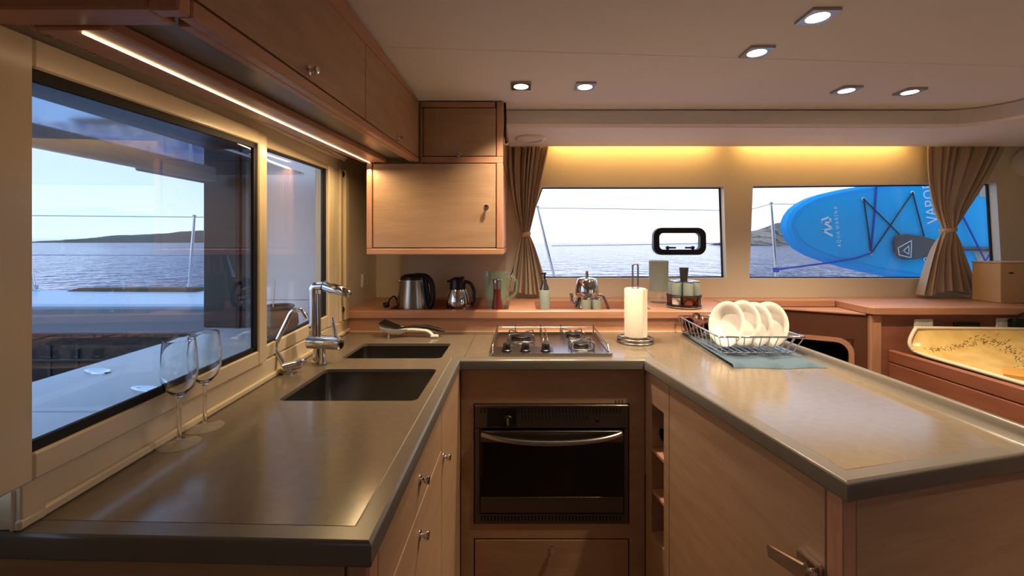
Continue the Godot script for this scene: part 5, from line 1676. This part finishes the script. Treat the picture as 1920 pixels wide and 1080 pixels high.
	for i in poles.size():
		var p: Array = poles[i]
		var foot := Vector3(p[0].x, 0.95, p[0].z)
		t = thing("stanchion", lab[i], "stanchion", foot, "guard-rail stanchions")
		var r := 0.0125 if i < 4 else 0.005
		st = ms(); tube(st, [foot, p[0] + Vector3(0, 0.02, 0), p[0].lerp(p[1], 0.5), p[1]], [r, r, r * 0.95, r * 0.7], 12); part("post", st, M.chrome, t)
		if i < 4:
			lathed("base", [[0, 0.0005], [0.03, 0.0005], [0.03, 0.006], [0.018, 0.014], [0.017, 0.05], [0, 0.05]], foot, M.chrome, t, 20)
			st = ms(); lathe(st, [Vector2(0, -0.008), Vector2(0.012, -0.004), Vector2(0.013, 0.006), Vector2(0, 0.012)], Transform3D(Basis(), p[1]), 14); part("cap", st, M.chrome, t)
	st = ms(); tube(st, [P(38, 500, 3.36), P(50, 553, 3.36)], 0.006, 8)
	tube(st, [P(20, 440, 3.36), P(38, 500, 3.36)], 0.006, 8)
	whole("stanchion_brace", st, M.steel, "thin steel brace beside the far cockpit stanchion", "brace")
	for q in [[[P(-60, 401, 3.36), P(40, 404, 3.36), P(364, 407, 3.36), P(560, 409, 3.36)], "upper wire lifeline outside the galley window"], [[P(-60, 478, 3.36), P(364, 479, 3.36), P(560, 480, 3.36)], "lower wire lifeline outside the galley window"], [[P(1010, 390, 3.36), P(1180, 392, 3.36), P(1400, 395, 3.36), P(1446, 382, 3.36), P(1560, 384, 3.36), P(2100, 388, 3.36)], "upper wire lifeline outside the long windows"], [[P(1034, 461, 3.36), P(1180, 459, 3.36), P(1360, 456, 3.36)], "lower wire lifeline outside the hatch window"]]:
		st = ms(); tube(st, q[0], 0.0032, 6)
		whole("lifeline", st, M.steel, q[1], "wire", "wire lifelines")
	board()

func stroke(st: SurfaceTool, pts: Array, w: float, d: float) -> void:   # flat printed line on the board face
	for i in pts.size() - 1:
		var a: Vector3 = pts[i]; var b: Vector3 = pts[i + 1]
		var ax := (b - a).normalized()
		obox(st, Transform3D(Basis(ax, Vector3(0, 0, 1).cross(ax), Vector3(0, 0, 1)), (a + b) / 2.0), Vector3((b - a).length() + w * 0.7, w, d))

func board() -> void:
	var d := 3.22
	var t := thing("paddle_board", "blue inflatable paddle board lashed upright to the guard rail", "paddle board", P(1700, 535, d))
	var pts := []
	for q in [[1477, 428], [1478, 416], [1483, 403], [1492, 391], [1506, 380], [1525, 370], [1550, 362], [1585, 354], [1620, 348], [1670, 342], [1740, 337], [1850, 334], [2000, 336], [2140, 345], [2220, 370], [2250, 425], [2230, 490], [2160, 525], [2050, 538], [1900, 540], [1800, 536], [1720, 527], [1660, 517], [1605, 505], [1560, 493], [1525, 480], [1502, 467], [1487, 451]]:
		var p := P(q[0], q[1], d)
		pts.append(Vector2(p.x, p.y))
	var st := ms()
	extrude(st, pts, upright(d), 0.12, 0.022, true)
	part("hull", st, M.board_rail, t)
	st = ms()
	extrude(st, inset(pts, 0.055), upright(d - 0.004), 0.0038, 0.0)
	part("deck_skin", st, M.board_blue, t, "lighter blue textured deck skin")
	st = ms()
	var pad := []
	for q in [[1835, 345], [1990, 345], [2100, 352], [2100, 370], [1835, 370]]:
		var p := P(q[0], q[1], d); pad.append(Vector2(p.x, p.y))
	extrude(st, pad, upright(d - 0.008), 0.0038)
	part("pad", st, M.board_pad, t, "beige traction pad")
	st = ms(); pad = []
	for q in [[1822, 470], [2090, 470], [2090, 506], [1850, 504], [1832, 492]]:
		var p := P(q[0], q[1], d); pad.append(Vector2(p.x, p.y))
	extrude(st, pad, upright(d - 0.008), 0.0038)
	part("pad", st, M.board_pad, t, "beige traction pad")
	st = ms(); var g := P(1861, 423, d); bx(st, g.x - 0.035, g.x + 0.06, g.y - 0.018, g.y + 0.018, d - 0.02, d - 0.004, 0.004); part("grab_handle", st, M.black_rubber, t)
	# printed marks
	var cq := func(x: float, y: float) -> Vector3: return P(1480.0 + x / 5.683, 340.0 + y / 5.683, d - 0.0055)
	st = ms()
	stroke(st, [cq.call(348, 410), cq.call(432, 380), cq.call(440, 440), cq.call(352, 438)], 0.013, 0.002)
	stroke(st, [cq.call(360, 440), cq.call(450, 492)], 0.013, 0.002)
	stroke(st, [cq.call(452, 500), cq.call(355, 526), cq.call(455, 578)], 0.014, 0.002)
	part("emblem", st, M.print_white, t, "white zigzag emblem")
	var turn := Basis(Vector3(0, 0, 1), PI / 2)
	words("lettering", "A Q U A  M A R I N A", 0.034, Transform3D(Basis(Vector3(0, 0, 1), PI / 2 + 0.10), cq.call(512, 485)), M.print_white, t)
	words("lettering", "VAPOR", 0.105, Transform3D(Basis(Vector3(0, 0, 1), PI / 2 + 0.14), cq.call(1495, 225)), M.print_white, t)
	# eyelets and bungee
	var eye := [cq.call(785, 190), cq.call(865, 765), cq.call(1305, 122), cq.call(1440, 830)]
	for q in eye:
		st = ms(); var ring := []
		for i in 14: ring.append(q + Vector3(cos(TAU * i / 14) * 0.011, sin(TAU * i / 14) * 0.011, 0.004))
		tube(st, ring, 0.004, 6, true); part("eyelet", st, M.chrome, t)
	st = ms(); var o := Vector3(0, 0, 0.008)
	for q in [[eye[0], eye[1]], [eye[0], cq.call(1165, 565)], [eye[1], eye[2]], [eye[2], cq.call(1425, 590)]]:
		tube(st, [q[0] + o, q[1] + o], 0.0045, 6)
	part("bungee_cord", st, M.cord_black, t, "black crossed bungee cord")
	# paddle
	t = thing("paddle", "grey paddle with a white triangle emblem held under the board's bungee", "paddle", P(1715, 487, d - 0.03))
	var bl := []
	for q in [[1675, 455], [1677, 445], [1684, 440], [1700, 438.5], [1725, 442], [1745, 447], [1775, 456], [1790, 460], [1790, 471], [1775, 474], [1745, 480], [1715, 486], [1695, 487], [1684, 483], [1678, 472]]:
		var p := P(q[0], q[1], d - 0.03); bl.append(Vector2(p.x, p.y))
	st = ms(); extrude(st, bl, upright(d - 0.034), 0.014, 0.004, true); part("blade", st, M.paddle_grey, t)
	st = ms(); cyl(st, P(1785, 465.5, d - 0.028), P(2120, 470, d - 0.028), 0.015, 14); part("shaft", st, M.paddle_grey, t)
	st = ms(); stroke(st, [P(1709, 451, d - 0.0355), P(1684, 465, d - 0.0355), P(1686, 478, d - 0.0355), P(1708, 483, d - 0.0355), P(1709, 451, d - 0.0355)], 0.006, 0.002)
	stroke(st, [P(1704, 461, d - 0.0355), P(1694, 470, d - 0.0355), P(1704, 477, d - 0.0355), P(1704, 461, d - 0.0355)], 0.006, 0.002)
	part("emblem", st, M.print_white, t, "white triangle emblem")
	# ropes
	st = ms()
	tube(st, [P(1455, 506, 3.33), P(1463, 504.5, 3.30), P(1520, 497, 3.235), P(1560, 492, d - 0.012), P(1605, 484, d - 0.012), P(1632, 475, d - 0.014)], 0.0062, 8)
	for i in 3:
		var ring := []
		for k in 12: ring.append(P(1455, 503 + i * 3, 3.36) + Vector3(cos(TAU * k / 12) * 0.017, 0, sin(TAU * k / 12) * 0.017))
		tube(st, ring, 0.006, 6, true)
	whole("mooring_rope", st, M.rope_blue, "blue rope tying the board's nose to the upright stanchion", "rope")
	st = ms(); tube(st, [P(1644, 340, d - 0.012), P(1640, 400, d - 0.010), P(1633, 474, d - 0.012)], 0.0062, 8); whole("lashing_rope", st, M.rope_blue, "dark blue rope running down across the board to the eyelet", "rope")
	st = ms(); tube(st, [P(1800, 395, d - 0.012), P(1848, 490, d - 0.05), P(1885, 425, d - 0.012)], 0.0062, 8); whole("shaft_rope", st, M.rope_blue, "blue rope looped in a V over the paddle shaft", "rope")

# ================================================================
func _ready() -> void:
	camera_and_light()
	materials()
	shell()
	side_windows()
	galley_window()
	outside()
	wall_cupboards()
	base_units()
	worktop()
	sinks()
	back_shelf()
	oven_and_hob()
	lamps()
	curtain("curtain", "beige curtain tied back beside the corner cupboard", 2.395, [-0.068, 0.160], [0.030, 0.022], [-0.062, 0.158], 1.872, 1.375, 1.055, 1)
	curtain("curtain", "beige curtain tied back in front of the blue board", 2.395, [2.27, 2.71], [2.395, 0.030], [2.225, 2.545], 1.872, 1.40, 1.055, 4)
	shelf_things()
	wine_glasses()
	taps()
	worktop_things()
	dish_rack()
	wall_things()
